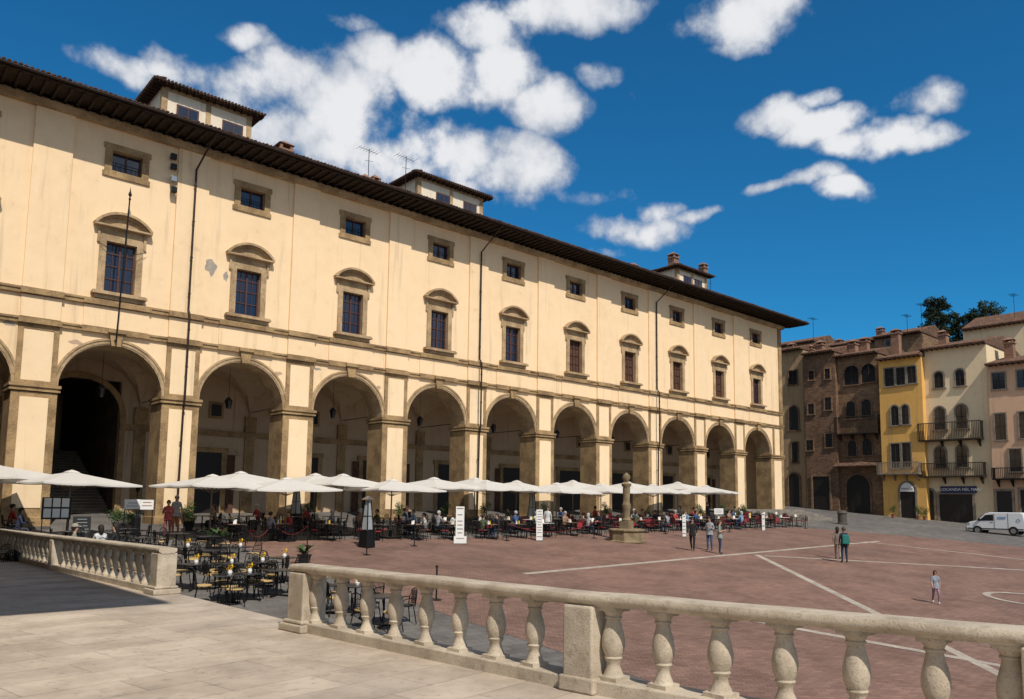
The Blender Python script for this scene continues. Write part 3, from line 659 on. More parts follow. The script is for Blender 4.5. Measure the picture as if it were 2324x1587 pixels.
def house(name, label, pxl, pxr, pyt, wall, wins=(), bals=(), doors=(), X=XR, depth=11, roofh=1.5, zb=-3.2, surr=None, over=.7):
    y1, zt = on_x(pxl, pyt, X); y0, _ = on_x(pxr, pyt, X)
    root = thing(name, label, 'building', (X, (y0 + y1) / 2, gz(X, 30))); org = tuple(root.location)
    q = MB(); q.box(X, X + depth, y0 + .004, y1 - .004, zb, zt); q.build('wall', wall, root, org)
    q = MB(); o = over
    q.prism([(X - o, zt - .1), (X - o, zt + .03), (X + depth / 2, zt + roofh), (X + depth + .3, zt + .03), (X + depth + .3, zt - .1)], 'y', y0 - .1, y1 + .02)
    k = y0
    while k < y1:
        q.tube([(X - o - .06, k, zt + .04), (X + depth / 2, k, zt + roofh + .01)], .075, 5); k += .23
    rf = q.build('roof', m_tile, root, org)
    q = MB(); k = y0 + .1
    while k < y1: q.box(X - o + .1, X, k, k + .08, zt - .2, zt - .1); k += .5
    tag(q.build('rafters', m_timber, root, org), kind='stuff')
    sm = surr or m_grey
    for wd in wins:
        kind, a, b_, c_, d_ = wd[:5]; glass = wd[5] if len(wd) > 5 else m_glass
        yy1, zz1 = on_x(a, b_, X); yy0, zz0 = on_x(c_, d_, X)
        if kind == 'a':
            po = archpoly(yy0, yy1, zz0, zz1); t_ = .16
            outp = archpoly(yy0 - t_, yy1 + t_, zz0, zz1 + t_)
            q = MB(); q.ring(po, outp, 'x', X - .12, X + .02); q.box(X - .2, X + .02, yy0 - .26, yy1 + .26, zz0 - .14, zz0)
            wn = q.build('window', sm, root, org)
            q = MB(); q.prism(po, 'x', X - .03, X + .01); q.build('pane', glass, wn, org)
        else:
            q = MB(); t_ = .13; q.box(X - .1, X + .02, yy0 - t_, yy0, zz0 - t_, zz1 + t_); q.box(X - .1, X + .02, yy1, yy1 + t_, zz0 - t_, zz1 + t_); q.box(X - .1, X + .02, yy0, yy1, zz1, zz1 + t_); q.box(X - .16, X + .02, yy0 - t_ * 1.4, yy1 + t_ * 1.4, zz0 - t_, zz0)
            wn = q.build('window', sm, root, org)
            q = MB(); q.box(X - .03, X + .01, yy0, yy1, zz0, zz1); q.build('pane', glass, wn, org)
        q = MB(); ym = (yy0 + yy1) / 2; q.box(X - .06, X - .031, ym - .04, ym + .04, zz0, zz1 - .05)
        q.box(X - .06, X - .031, yy0 + .02, ym - .04, (zz0 + zz1) / 2 - .03, (zz0 + zz1) / 2 + .03); q.box(X - .06, X - .031, ym + .04, yy1 - .02, (zz0 + zz1) / 2 - .03, (zz0 + zz1) / 2 + .03)
        q.build('mullion', m_timber, wn, org)
    for a, b_, c_, d_, mt in bals:
        yy1, zz1 = on_x(a, b_, X - 1); yy0, zz0 = on_x(c_, d_, X - 1)
        q = MB(); q.box(X - 1.05, X, yy0, yy1, zz0, zz0 + .14)
        k = yy0 + .3
        while k < yy1: q.prism([(X, zz0 - .7), (X, zz0), (X - .9, zz0)], 'y', k, k + .12); k += (yy1 - yy0 - .7) / 3
        bc = q.build('balcony', mt, root, org)
        q = MB(); q.box(X - 1.06, X - .98, yy0, yy1, zz1 - .08, zz1); q.box(X - 1.0, X, yy0, yy0 + .07, zz1 - .08, zz1); q.box(X - 1.0, X, yy1 - .07, yy1, zz1 - .08, zz1)
        k = yy0
        while k < yy1 + .01: q.box(X - 1.045, X - .995, k - .022, k + .022, zz0 + .14, zz1 - .08); k += (yy1 - yy0) / round((yy1 - yy0) / .16)
        for k in range(1, 6):
            for yy in (yy0 + .02, yy1 - .06): q.box(X - 1 + k * .17, X - .96 + k * .17, yy, yy + .04, zz0 + .14, zz1 - .08)
        q.build('railing', mt, bc, org)
    for kind, a, b_, c_, d_, mt in doors:
        yy1, zz1 = on_x(a, b_, X); yy0, zz0 = on_x(c_, d_, X); zz0 = gz(X, (yy0 + yy1) / 2)
        po = archpoly(yy0, yy1, zz0, zz1) if kind == 'a' else [(yy0, zz0), (yy0, zz1), (yy1, zz1), (yy1, zz0)]
        t_ = .22; outp = archpoly(yy0 - t_, yy1 + t_, zz0, zz1 + t_) if kind == 'a' else [(yy0 - t_, zz0), (yy0 - t_, zz1 + t_), (yy1 + t_, zz1 + t_), (yy1 + t_, zz0)]
        q = MB(); q.ring(po, outp, 'x', X - .14, X + .02); dr = q.build('door', sm, root, org)
        q = MB(); q.prism(po, 'x', X - .04, X + .01); q.build('door_leaf', mt, dr, org)
    return root, rf, org, y0, y1, zt
hA = house('stone_house', 'narrow tan house, leftmost of the far row beside the arcade corner', 1740, 1822, 803, m_tan, [('r', 1790, 843, 1810, 872), ('a', 1790, 923, 1813, 976), ('r', 1797, 1005, 1812, 1050)], (), [('a', 1790, 1075, 1816, 1150, m_dark)], surr=m_dstone)
hB = house('brick_house', 'dark brick house, second from the left in the far row', 1823, 1894, 806, m_dstone, [('r', 1836, 843, 1848, 862), ('r', 1872, 838, 1884, 860), ('r', 1834, 918, 1848, 940), ('r', 1872, 903, 1887, 930), ('r', 1830, 1000, 1846, 1022), ('r', 1874, 985, 1890, 1015)], (), [('r', 1845, 1082, 1885, 1165, m_dark)], surr=m_dstone2, X=87.4)
hC = house('stone_house', 'dark brown stone house with timber balcony and tall arched door', 1895, 1992, 812, m_dstone2, [('a', 1916, 832, 1950, 872), ('a', 1955, 828, 1988, 866), ('a', 1921, 912, 1942, 950), ('a', 1956, 908, 1978, 948), ('a', 1925, 1000, 1945, 1035), ('a', 1958, 996, 1980, 1033)], [(1893, 948, 1990, 982, m_timber)], [('a', 1921, 1078, 1977, 1165, m_dark)], surr=m_dstone, X=88)
hD = house('yellow_house', 'narrow yellow house with stone balcony and row of attic windows', 1993, 2090, 818, m_yel, [('r', 2008, 838, 2030, 876), ('r', 2034, 836, 2055, 873), ('r', 2059, 833, 2080, 869), ('a', 2022, 922, 2041, 965), ('a', 2046, 920, 2064, 963), ('r', 2022, 1008, 2044, 1062), ('r', 2047, 1006, 2069, 1060)], [(1990, 1050, 2085, 1076, m_grey)], [('a', 2043, 1096, 2080, 1172, m_dark)], X=87.2)
hE = house('cream_house', 'cream house with two dark timber balconies and arched windows', 2091, 2238, 796, m_crm, [('a', 2120, 846, 2142, 880), ('a', 2168, 840, 2190, 875), ('a', 2120, 925, 2147, 975), ('a', 2169, 920, 2196, 972), ('a', 2122, 1015, 2148, 1062), ('a', 2171, 1012, 2197, 1060)], [(2082, 962, 2226, 996, m_timber), (2088, 1052, 2232, 1082, m_timber)], [('r', 2132, 1122, 2210, 1178, m_dark), ('a', 2100, 1112, 2122, 1172, m_dark)], X=88)
hF = house('pink_house', 'pink beige house with iron balcony at the right edge', 2240, 2400, 830, m_pink, [('r', 2252, 848, 2282, 882), ('r', 2308, 842, 2340, 878), ('r', 2257, 940, 2285, 998), ('r', 2312, 936, 2342, 994), ('r', 2290, 1020, 2320, 1070)], [(2250, 1062, 2370, 1088, m_iron)], [('r', 2262, 1115, 2300, 1178, m_dark), ('r', 2316, 1112, 2360, 1180, m_dark)], X=87.5)
yy1, zz = on_x(1893, 1058, 87); yy0, _ = on_x(1990, 1050, 87)
q = MB(); q.prism([(86.6, zz - .1), (86.6, zz), (88, zz + .5), (88, zz + .3)], 'y', yy0, yy1); q.build('canopy', m_tile, hC[0], hC[2])
b1 = house('back_house', 'tall pale house rising behind the cream house with a sloping roof', 2185, 2330, 750, m_crm, [('r', 2255, 775, 2270, 792)], X=101, zb=0, depth=9, roofh=2.2)
b2 = house('back_house', 'low stone house with tiled roof behind the yellow house', 1985, 2092, 768, m_dstone2, [('r', 2010, 772, 2022, 788)], X=103, zb=0, depth=9)
b3 = house('back_house', 'low tiled house behind the brown stone houses', 1855, 1992, 792, m_dstone2, [], X=104, zb=0, depth=9)
b4 = house('back_house', 'distant tiled house just right of the arcade roof corner', 1745, 1850, 790, m_tan, [], X=108, zb=0, depth=9)
def rch(h, px, py, X, s_=.42):
    y, z = on_x(px, py, X); chimney(X, y, h[5] - 1, z - .75, s_, h[1], h[2])
for h_, px, py, X in ((hB, 1862, 772, 91), (hC, 1936, 770, 91), (hC, 1962, 764, 92), (hA, 1797, 777, 91), (hD, 2033, 745, 92), (b2, 1998, 741, 105), (hE, 2140, 748, 92), (b1, 2265, 722, 103), (b2, 2072, 750, 105), (b3, 1905, 768, 106), (b1, 2226, 735, 104), (hF, 2290, 765, 91), (hB, 1838, 782, 90)): rch(h_, px, py, X)
antenna(2058, 715, 0, 'thin antenna above the yellow house roof', 3.5, 92); antenna(2300, 668, 0, 'tall antenna above the right back house', 5, 102); antenna(1845, 722, 0, 'thin antenna just right of the arcade eave tip', 4, 92); antenna(2090, 690, 0, 'thin antenna in front of the dark pine', 5, 99)
def text_mesh(txt, size, m, parent, loc, rot, org, name='lettering'):
    cu = bpy.data.curves.new(name, 'FONT'); cu.body = txt; cu.size = size; cu.align_x = 'CENTER'; cu.align_y = 'CENTER'; cu.extrude = .006
    to = bpy.data.objects.new(name, cu); C.objects.link(to); bpy.context.view_layer.update()
    me = bpy.data.meshes.new_from_object(to.evaluated_get(bpy.context.evaluated_depsgraph_get())); bpy.data.objects.remove(to)
    me.materials.clear(); me.materials.append(m)
    o = bpy.data.objects.new(name, me); C.objects.link(o); o.parent = parent; o.location = Vector(loc) - Vector(org); o.rotation_euler = rot; return o
ROTX = (R(90), 0, R(-90))
y1, z1 = on_x(2134, 1104, 87.85); y0, z0 = on_x(2216, 1119, 87.85)
sg = thing('shop_sign', 'dark blue shop sign with white lettering over the cream house shopfront', 'sign', (87.85, (y0 + y1) / 2, z0))
q = MB(); q.box(87.78, 87.98, y0, y1, z0, z1); q.build('board', m_navy, sg, tuple(sg.location))
text_mesh('LA LOCANDA NEL MARE', .40, m_paper, sg, (87.76, (y0 + y1) / 2, (z0 + z1) / 2), ROTX, tuple(sg.location))
y1, z1 = on_x(2042, 1096, 87.0); y0, z0 = on_x(2074, 1116, 87.0)
sg = thing('shop_sign', 'white half-round sign over the yellow house doorway', 'sign', (87.0, (y0 + y1) / 2, z0))
q = MB(); q.prism([((y0 + y1) / 2 + (y1 - y0) / 2 * math.cos(PI * i / 12), z0 + (z1 - z0) * math.sin(PI * i / 12)) for i in range(13)], 'x', 86.97, 87.05); q.build('board', m_paper, sg, tuple(sg.location))
text_mesh('TERRAZZA', .24, m_ink, sg, (86.95, (y0 + y1) / 2, z0 + .3), ROTX, tuple(sg.location))
def tree(name, label, px, pyt, pyb, X, wpx, m, pine=False, n=2600):
    y, zt = on_x(px, pyt, X); _, zb = on_x(px, pyb, X); yw = abs(on_x(px + wpx / 2, pyt, X)[0] - y)
    base = zb - 5; root = thing(name, label, 'tree', (X, y, base)); org = (X, y, base)
    q = MB(); H = zt - base; q.tube([(X, y, base), (X + .2, y + .1, base + H * .5), (X, y, base + H * .93)], [.45, .3, .08], 8)
    pts = []; K = 12
    for k in range(K):
        z = zb + (zt - zb) * (k + .4) / K; a0 = random.uniform(0, 2 * PI)
        f = (1 - (k / K) ** 2 * .75) if pine else math.sqrt(max(.1, 1 - ((k - K * .4) / (K * .66)) ** 2))
        for j in range(4):
            a = a0 + j * PI / 2 + random.uniform(-.4, .4); rr = yw * f * random.uniform(.45, 1.05)
            ex = (X + math.cos(a) * rr, y + math.sin(a) * rr, z + random.uniform(-.3, .5))
            q.tube([(X, y, z - .8), ex], [.09, .03], 5); pts.append(ex)
    q.build('trunk', m_bark, root, org)
    c_ = MB()
    for e in pts:
        leaf_blob(c_, e, yw * random.uniform(.18, .34), (zt - zb) * random.uniform(.05, .08) if pine else yw * random.uniform(.16, .26), n // len(pts), .2)
    c_.build('crown', m, root, org)
m_tleaf = mat('dark_leaf', (.04, .062, .022), (.016, .03, .012), 2, .8, 0)
tree('pine_tree', 'dark spreading pine rising behind the roofs', 2126, 680, 795, 116, 92, m_pleaf, True, 7500)
tree('tree', 'small dark tree right of the pine behind the roofs', 2186, 712, 790, 118, 70, m_pleaf, False, 4200)
tree('tree', 'rounded green tree behind the pale back house', 2238, 696, 785, 120, 84, m_tleaf, False, 4600)
# ------------------------------------------------------------------ well column
wp = on_g(1422, 1229)
wr = thing('stone_column', 'old weathered stone column with ball top on an octagonal base in the square', 'monument', (wp.x, wp.y, gz(wp.x, wp.y) - .05), R(10))
q = MB(); q.lathe((0, 0, 0), [(1.08, 0), (1.08, .1), (.98, .12), (.96, .6), (1.05, .63), (1.05, .72), (.9, .76)], 8, a0=R(22.5)); q.build('base', m_cols, wr, bevel=.02)
q = MB(); q.box(-.28, .28, -.28, .28, .76, 1.2); q.lathe((0, 0, 1.2), [(.26, 0), (.28, .05), (.19, .12), (.18, .2), (.22, .7), (.25, .85), (.25, .92), (.2, .97), (.19, 1.2), (.21, 1.75), (.19, 1.85), (.27, 1.95), (.29, 2.05), (.2, 2.1)], 16); q.build('shaft', m_cols, wr, smooth=True)
q = MB(); q.lathe((0, 0, 3.28), [(.17, 0), (.11, .08), (.17, .16), (.225, .28), (.225, .4), (.16, .5), (.08, .54), (.05, .6)], 16); q.build('finial', m_cols, wr, smooth=True)
# ------------------------------------------------------------------ furniture prototypes
um = thing('umbrella', 'x', 'umbrella')
q = MB(); HS = 1.95; n = 32; rings = 6; vs = [(0, 0, 2.9)]; fs = []
def sq(a):
    c_, s_ = math.cos(a), math.sin(a); m_ = max(abs(c_), abs(s_)); return c_ / m_, s_ / m_
RZ = 2.9 - .5
for r_ in range(1, rings + 1):
    t_ = r_ / rings
    for k in range(n):
        a = 2 * PI * k / n; u, v = sq(a)
        sag = -.04 * abs(math.sin(4 * a)) * t_
        vs.append((u * HS * t_, v * HS * t_, 2.88 - .48 * (t_ ** .92) + sag))
for k in range(n): vs.append((sq(2 * PI * k / n)[0] * HS * 1.005, sq(2 * PI * k / n)[1] * HS * 1.005, RZ - .07 - .04 * abs(math.sin(8 * PI * k / n))))
for k in range(n): fs.append((0, 1 + k, 1 + (k + 1) % n))
for r_ in range(rings):
    for k in range(n): fs.append((1 + r_ * n + k, 1 + r_ * n + (k + 1) % n, 1 + (r_ + 1) * n + (k + 1) % n, 1 + (r_ + 1) * n + k))
q.add(vs, fs); cn = q.build('canopy', m_umb, um)
q = MB(); q.lathe((0, 0, 2.88), [(.34, -.05), (.2, .02), (.03, .07)], 4, a0=PI / 4); q.build('vent_cap', m_umb, cn)
q = MB(); q.tube([(0, 0, 0), (0, 0, 2.97)], .035, 8); q.build('pole', m_pole, um)
q = MB(); q.box(-.4, .4, -.4, .4, 0, .09); q.lathe((0, 0, .09), [(.08, 0), (.06, .3)], 8); q.build('base', m_black, um)
for k in range(8):
    a = 2 * PI * k / 8; u, v = sq(a); q = MB(); q.tube([(u * .03, v * .03, 2.82), (u * HS * .98, v * HS * .98, RZ - .03)], .014, 4); q.tube([(u * .04, v * .04, 2.1), (u * HS * .5, v * HS * .5, 2.58)], .012, 4); q.build('rib', m_pole, um)
UP = Proto(um)
UMB = [(-28, 36.8, .3, 1.04), (156, 35.2, .25, .98), (480, 34.5, .15, .98), (545, 37, .15, 1.0), (650, 33.3, -.1, .98), (715, 37, .1, 1.0), (775, 34.6, .1, 1.04), (888, 33, .0, 1), (985, 34.8, .2, 1.02), (1078, 37.4, .1, 1), (1105, 34.2, .1, 1), (1170, 34.8, .2, 1.0), (1262, 33.2, .1, 1), (1300, 37.2, 0, 1), (1364, 33.6, .15, 1.0), (1425, 36.5, .1, 1.02), (1482, 33.2, .3, 1.02), (1538, 36.8, .1, 1.04), (1603, 33.8, .25, 1.02)]
UX = []
for i, (px, Y, rz, s_) in enumerate(UMB):
    x = x_at(px, Y); UX.append(x)
    o_ = UP.place((x, Y, gz(x, Y)), rz, 'cream canvas umbrella over the café tables, %s from the left' % ORD[i], 'cream umbrellas over the café tables', s_)
    o_.rotation_euler[0] = random.uniform(-.02, .02); o_.rotation_euler[1] = random.uniform(-.02, .02)
def chair_proto(seatm, backm, armed=True):
    c = thing('cafe_chair', 'x', 'chair')
    q = MB(); q.lathe((0, 0, .44), [(.2, 0), (.225, .015), (.22, .04), (.18, .05)], 12); q.build('seat', seatm, c, smooth=True)
    for i, j in ((-1, -1), (1, -1), (-1, 1), (1, 1)):
        q = MB(); q.tube([(i * .16, j * .15, .44), (i * .21, j * .22, 0)], .015, 5); q.build('leg', m_black, c)
    q = MB(); pts = [(-.2, .17, .44), (-.21, .2, .65), (-.15, .24, .84), (0, .26, .9), (.15, .24, .84), (.21, .2, .65), (.2, .17, .44)]
    q.tube(pts, .017, 5)
    if backm is m_black:
        for xx in (-.15, -.1, -.05, 0, .05, .1, .15): q.tube([(xx, .21, .5), (xx, .25, .86 - abs(xx) * .3)], .009, 4)
        q.tube([(-.2, .2, .6), (.2, .2, .6)], .009, 4); q.tube([(-.2, .23, .74), (.2, .23, .74)], .009, 4)
    bk = q.build('backrest', m_black, c)
    if backm is not m_black:
        q = MB(); q.box(-.18, .18, .215, .235, .56, .84); q.build('back_panel', backm, bk)
    if armed:
        for s_ in (-1, 1):
            q = MB(); q.tube([(s_ * .21, .2, .66), (s_ * .25, 0, .66), (s_ * .22, -.16, .62), (s_ * .17, -.15, .44)], .014, 5); q.build('armrest', m_black, c)
    return Proto(c)
CH_Y = chair_proto(m_yell, m_black, False); CH_R = chair_proto(m_red, m_black); CH_RR = chair_proto(m_red, m_red); CH_B = chair_proto(m_black, m_black)
def table_proto(top, w_=.36):
    t = thing('cafe_table', 'x', 'table')
    q = MB(); q.box(-w_, w_, -w_, w_, .72, .75); q.build('tabletop', top, t, bevel=.008)
    q = MB(); q.tube([(0, 0, .03), (0, 0, .72)], .03, 8); q.build('column', m_black, t)
    q = MB(); q.beam((-.28, -.28, .02), (.28, .28, .02), .06, .04); q.beam((-.28, .28, .021), (.28, -.28, .021), .06, .04); q.build('foot', m_black, t)
    return Proto(t)
TB_D = table_proto(m_dtop, .38); TB_W = table_proto(m_ttop, .38); TB_C = table_proto(m_cloth, .42); TB_R = table_proto(m_red, .38)
fl = thing('flower_vase', 'x', 'vase')
q = MB(); q.lathe((0, 0, 0), [(.05, 0), (.065, .05), (.05, .12), (.055, .13)], 8); q.build('vase', m_paper, fl)
q = MB(); leaf_blob(q, (0, 0, .2), .12, .07, 70, .03); q.build('flowers', m_flow, fl)
FL = Proto(fl)
mc = thing('menu_card', 'x', 'menu card')
q = MB(); q.prism([(-.05, 0), (.05, 0), (0, .2)], 'y', -.07, .07); q.build('card', m_paper, mc)
q = MB(); q.box(.1, .16, .05, .11, 0, .16); q.build('napkin_holder', m_flow, mc)
MC = Proto(mc)
def nearest_umb(x, y):
    return ORD[min(range(len(UMB)), key=lambda i: (UX[i] - x) ** 2 + (UMB[i][1] - y) ** 2)]
def table_set(x, y, T, CHs, nch, tl, cl, tg, cg, rot=0, flower=False, dist=.62, card=None):
    T.place((x, y, gz(x, y)), rot, tl, tg); spots = []
    for k in range(nch):
        a = rot + (PI * k if nch == 2 else PI / 2 * k) + random.uniform(-.15, .15); dx, dy = math.cos(a) * dist, math.sin(a) * dist
        rz = a - PI / 2 + random.uniform(-.25, .25)
        cx_, cy_ = x + dx, y + dy
        random.choice(CHs).place((cx_, cy_, gz(cx_, cy_)), rz, cl, cg); spots.append((cx_, cy_, a - PI / 2))
    if flower: FL.place((x + .05, y, gz(x, y) + .752), 0, 'small vase of yellow flowers on a dark table between the balustrades', 'vases of yellow flowers on the dark tables')
    if card: MC.place((x - .05, y + .05, gz(x, y) + .752), random.uniform(-1, 1), card, 'menu cards on the café tables')
    return spots
near = [(438, 1338), (478, 1300), (540, 1290), (590, 1330), (628, 1352), (420, 1292), (520, 1335), (470, 1262), (560, 1362), (640, 1318), (398, 1255), (455, 1372), (805, 1392), (870, 1420), (730, 1392)]
for i, (px, py) in enumerate(near):
    p = on_g(px, py)
    if p.x < 8.3: p.x = 8.3 + random.uniform(0, .5)
    table_set(p.x, p.y, TB_D, [CH_Y, CH_Y, CH_B], 3 + (i % 2), 'small dark square café table in the open seating behind the balustrade gap', 'black metal chair at the dark tables behind the balustrade gap',
              'dark café tables behind the balustrade gap', 'black chairs at the dark tables', rot=random.uniform(-.3, .3), flower=(i % 3 != 1))
for px, Y in ((30, 27.5), (120, 27), (200, 28.5), (262, 27.8), (330, 30), (60, 32), (180, 32.5), (290, 33)):
    x = x_at(px, Y); table_set(x, Y, TB_D, [CH_B], 4, 'dark café table just behind the left balustrade', 'black café chair just behind the left balustrade', 'tables behind the left balustrade', 'chairs behind the left balustrade', rot=random.uniform(-.2, .2))
far_spots = []
xx = 13.5
while xx < 59:
    front = 34.0 - min(1, max(0, (xx - 13) / 12)) * 2.6
    for r_, Y in enumerate((front, front + 1.9, front + 3.8)):
        x = xx + random.uniform(-.2, .2) + (.8 if r_ == 1 else 0); Yj = Y + random.uniform(-.2, .2)
        if abs(x - wp.x) < 1.7 and abs(Yj - wp.y) < 1.7: continue
        o_ = nearest_umb(x, Yj)
        if x < 30: T, chs = TB_W, [CH_R, CH_B, CH_B]
        elif x < 40: T, chs = random.choice((TB_C, TB_R, TB_W)), [CH_RR, CH_R, CH_B]
        else: T, chs = random.choice((TB_C, TB_W, TB_W)), [CH_RR, CH_R, CH_B]
        kind_t = {id(TB_W): 'brown', id(TB_C): 'white-topped', id(TB_R): 'red-topped'}[id(T)]
        sp = table_set(x, Yj, T, chs, 4 if r_ < 2 else 2, '%s café table under the %s umbrella from the left' % (kind_t, o_), 'café chair with black frame under the %s umbrella from the left' % o_, 'café tables in front of the arcade', 'café chairs in front of the arcade', rot=random.uniform(-.15, .15),
                       card=('small folded menu card on a café table under the %s umbrella from the left' % o_) if r_ < 2 else None)
        far_spots.append((x, Yj, sp, o_, r_))
    xx += 2.12
def heater(px, py, label, hgt=2.3):
    p = on_g(px, py); r_ = thing('patio_heater', label, 'patio heater', (p.x, p.y, p.z), .3)
    q = MB(); q.box(-.26, .26, -.26, .26, 0, .1)
    for i, j in ((-1, -1), (1, -1), (1, 1), (-1, 1)): q.tube([(i * .25, j * .25, .08), (i * .09, j * .09, hgt - .2)], .022, 5)
    for z, w_ in ((.75, .2), (1.4, .145)):
        for a, b_ in (((-1, -1), (1, -1)), ((1, -1), (1, 1)), ((1, 1), (-1, 1)), ((-1, 1), (-1, -1))): q.tube([(a[0] * w_, a[1] * w_, z), (b_[0] * w_, b_[1] * w_, z)], .012, 4)
    q.build('frame', m_black, r_)
    q = MB(); q.lathe((0, 0, 0), [(.24, .8), (.115, hgt - .24)], 4, a0=PI / 4); q.build('glass_panels', m_glassh, r_)
    q = MB(); q.lathe((0, 0, 0), [(.33, .1), (.27, .78)], 4, a0=PI / 4); q.build('gas_cabinet', m_black, r_)
    q = MB(); q.lathe((0, 0, hgt - .2), [(.26, 0), (.3, .03), (.12, .14), (.02, .18)], 4, a0=PI / 4); q.build('cap', m_steel, r_)
heater(832, 1243, 'tall pyramid patio heater standing at the front of the red chairs'); heater(1207, 1205, 'pyramid patio heater behind the white menu board near the column', 2.4)
heater(670, 1200, 'pyramid patio heater in the shade, leftmost of the pyramid heaters')
x = x_at(312, 37); r_ = thing('patio_heater', 'black mushroom patio heater in front of the stone pier at left', 'patio heater', (x, 37, gz(x, 37)))
q = MB(); q.tube([(0, 0, .8), (0, 0, 2.1)], .03, 8); q.build('pole', m_black, r_)
q = MB(); q.lathe((0, 0, 0), [(.25, 0), (.25, .1), (.2, .12), (.2, .75), (.12, .82)], 12); q.build('gas_cabinet', m_black, r_)
q = MB(); q.lathe((0, 0, 2.0), [(.08, -.1), (.1, .1), (.4, .14), (.1, .26), (.02, .28)], 14); q.build('reflector', m_black, r_)
def board(px, py, w_, h_, label, m=m_paper, leg=.0, jit=.1, rows=8, ink=m_ink, grid=False):
    p = on_g(px, py); r_ = thing('menu_board', label, 'menu board', (p.x, p.y, p.z), -math.atan2(p.x, p.y) + jit)
    q = MB(); q.box(-w_ / 2, w_ / 2, -.02, .02, leg, leg + h_); bd = q.build('panel', m, r_, bevel=.005)
    q = MB()
    if grid:
        for i in range(3):
            for j in range(2): q.box(-w_ * .43 + i * w_ * .3, -w_ * .43 + i * w_ * .3 + w_ * .25, -.027, -.021, leg + .07 + j * h_ * .48, leg + .07 + j * h_ * .48 + h_ * .4)
    else:
        z = leg + h_ - .12
        while z > leg + .08:
            ww = w_ * random.uniform(.5, .8) / 2; q.box(-ww, ww, -.026, -.021, z, z + h_ / rows * .2); z -= h_ / rows * random.choice((1, 1, 1.6))
    tag(q.build('print', ink, bd), kind='stuff')
    q = MB()
    if leg > .2:
        for s_ in (-1, 1): q.tube([(s_ * w_ * .45, .03, 0), (s_ * w_ * .45, .03, leg + h_)], .02, 5)
    else: q.beam((-w_ * .4, .02, h_ * .8), (-w_ * .4, .3, .02), .03, .03); q.beam((w_ * .4, .02, h_ * .8), (w_ * .4, .3, .02), .03, .03)
    q.box(-w_ / 2, w_ / 2, -.1, .12, 0, .03); q.build('stand', m_black, r_)
    return r_
board(1043, 1230, .42, 1.75, 'tall narrow white menu board in front of the tables, left of the column', rows=9)
board(1044, 1235, .62, .38, 'low white sign lying at the foot of the left menu board', rows=3)
board(1224, 1228, .34, 1.65, 'tall narrow white menu board beside the standing pyramid heater', rows=12)
board(1553, 1219, .22, 1.35, 'plain white menu board behind the person in black', rows=6)
board(1733, 1205, .2, 1.25, 'slim white board at the far right end of the seating', rows=4)
board(1632, 1208, .6, .4, 'white angled menu board on a stand behind the two people', leg=1.2)
board(122, 1238, 1.0, .85, 'menu stand with rows of white papers on black behind the left balustrade', m=m_chalk, leg=1.0, ink=m_paper, grid=True)
board(182, 1240, .62, 1.15, 'black chalkboard standing beside the menu stand', m=m_chalk, ink=m_glassh, rows=9)
board(295, 1230, .6, .4, 'white open menu on a stand left of the stone pier', leg=1.35)
board(328, 1235, .5, .4, 'white and red open menu on a stand against the stone pier', leg=1.4, ink=m_red, rows=3)
st = thing('rope_post', 'x', 'post')
q = MB(); q.tube([(0, 0, .02), (0, 0, .98)], .025, 8); q.sphere((0, 0, 1.0), .045, 8); q.build('post', m_black, st)
q = MB(); q.lathe((0, 0, 0), [(.17, 0), (.17, .02), (.04, .05)], 14); q.build('base', m_black, st)
SP_ = Proto(st); stp = [(556, 1252), (618, 1228), (697, 1240), (832, 1260), (940, 1240), (1150, 1228), (1348, 1222), (1510, 1212), (1655, 1208), (1828, 1200)]
sp3 = [on_g(*p) for p in stp]
for i, p in enumerate(sp3): SP_.place(tuple(p), 0, 'black rope barrier post in front of the café seating, %s from the left' % ORD[i], 'rope barrier posts')
for i, (a, b_) in enumerate(((1, 0), (1, 2), (6, 5))):
    q = MB(); A, B = sp3[a], sp3[b_]; q.tube([A + (B - A) * t_ + Vector((0, 0, .9 - 2.0 * (t_ - t_ * t_))) for t_ in [k / 10 for k in range(11)]], .016, 6)
    tag(q.build('barrier_rope', m_rope), 'dark red barrier rope sagging between the %s and %s post from the left' % (ORD[min(a, b_)], ORD[max(a, b_)]), 'rope')
def plant(px, py, label, h_=.9, w_=.4, pal=False, pot=m_pot, Y=None):
    if Y: x = x_at(px, Y); p = Vector((x, Y, gz(x, Y)))
    else: p = on_g(px, py)
    r_ = thing('potted_plant', label, 'plant', (p.x, p.y, p.z)); ph = .42
    q = MB(); q.lathe((0, 0, 0), [(.16, 0), (.24, ph - .04), (.27, ph - .04), (.27, ph), (.2, ph)], 14); q.build('pot', pot, r_)
    q = MB()
    if pal:
        for k in range(34):
            a = random.uniform(0, 2 * PI); L_ = w_ * random.uniform(.8, 1.5); hh = h_ * random.uniform(.3, 1); dr = Vector((math.cos(a), math.sin(a), 0)); sd = Vector((-dr.y, dr.x, 0))
            pts = [Vector((0, 0, ph)) + dr * L_ * t_ + Vector((0, 0, hh * (t_ * 1.6 - t_ * t_))) for t_ in (0, .25, .5, .75, 1)]
            ws = [.01, .035, .04, .03, .004]; vs = []
            for pt, ww in zip(pts, ws): vs += [pt + sd * ww, pt - sd * ww]
            q.add(vs, [(2 * i, 2 * i + 1, 2 * i + 3, 2 * i + 2) for i in range(4)])
    else:
        for k in range(5): leaf_blob(q, (random.uniform(-.5, .5) * w_, random.uniform(-.5, .5) * w_, ph + h_ * (.2 + .15 * k)), w_ * .6, h_ * .25, 130, .05)
        q.tube([(0, 0, ph - .05), (0, 0, ph + h_ * .6)], .02, 5)
    q.build('foliage', m_leaf, r_)
plant(492, 1248, 'spiky palm plant in a dark pot behind the dark tables', .75, .6, True)
plant(690, 1285, 'spiky green plant in a pot just behind the right balustrade post', .6, .5, True)
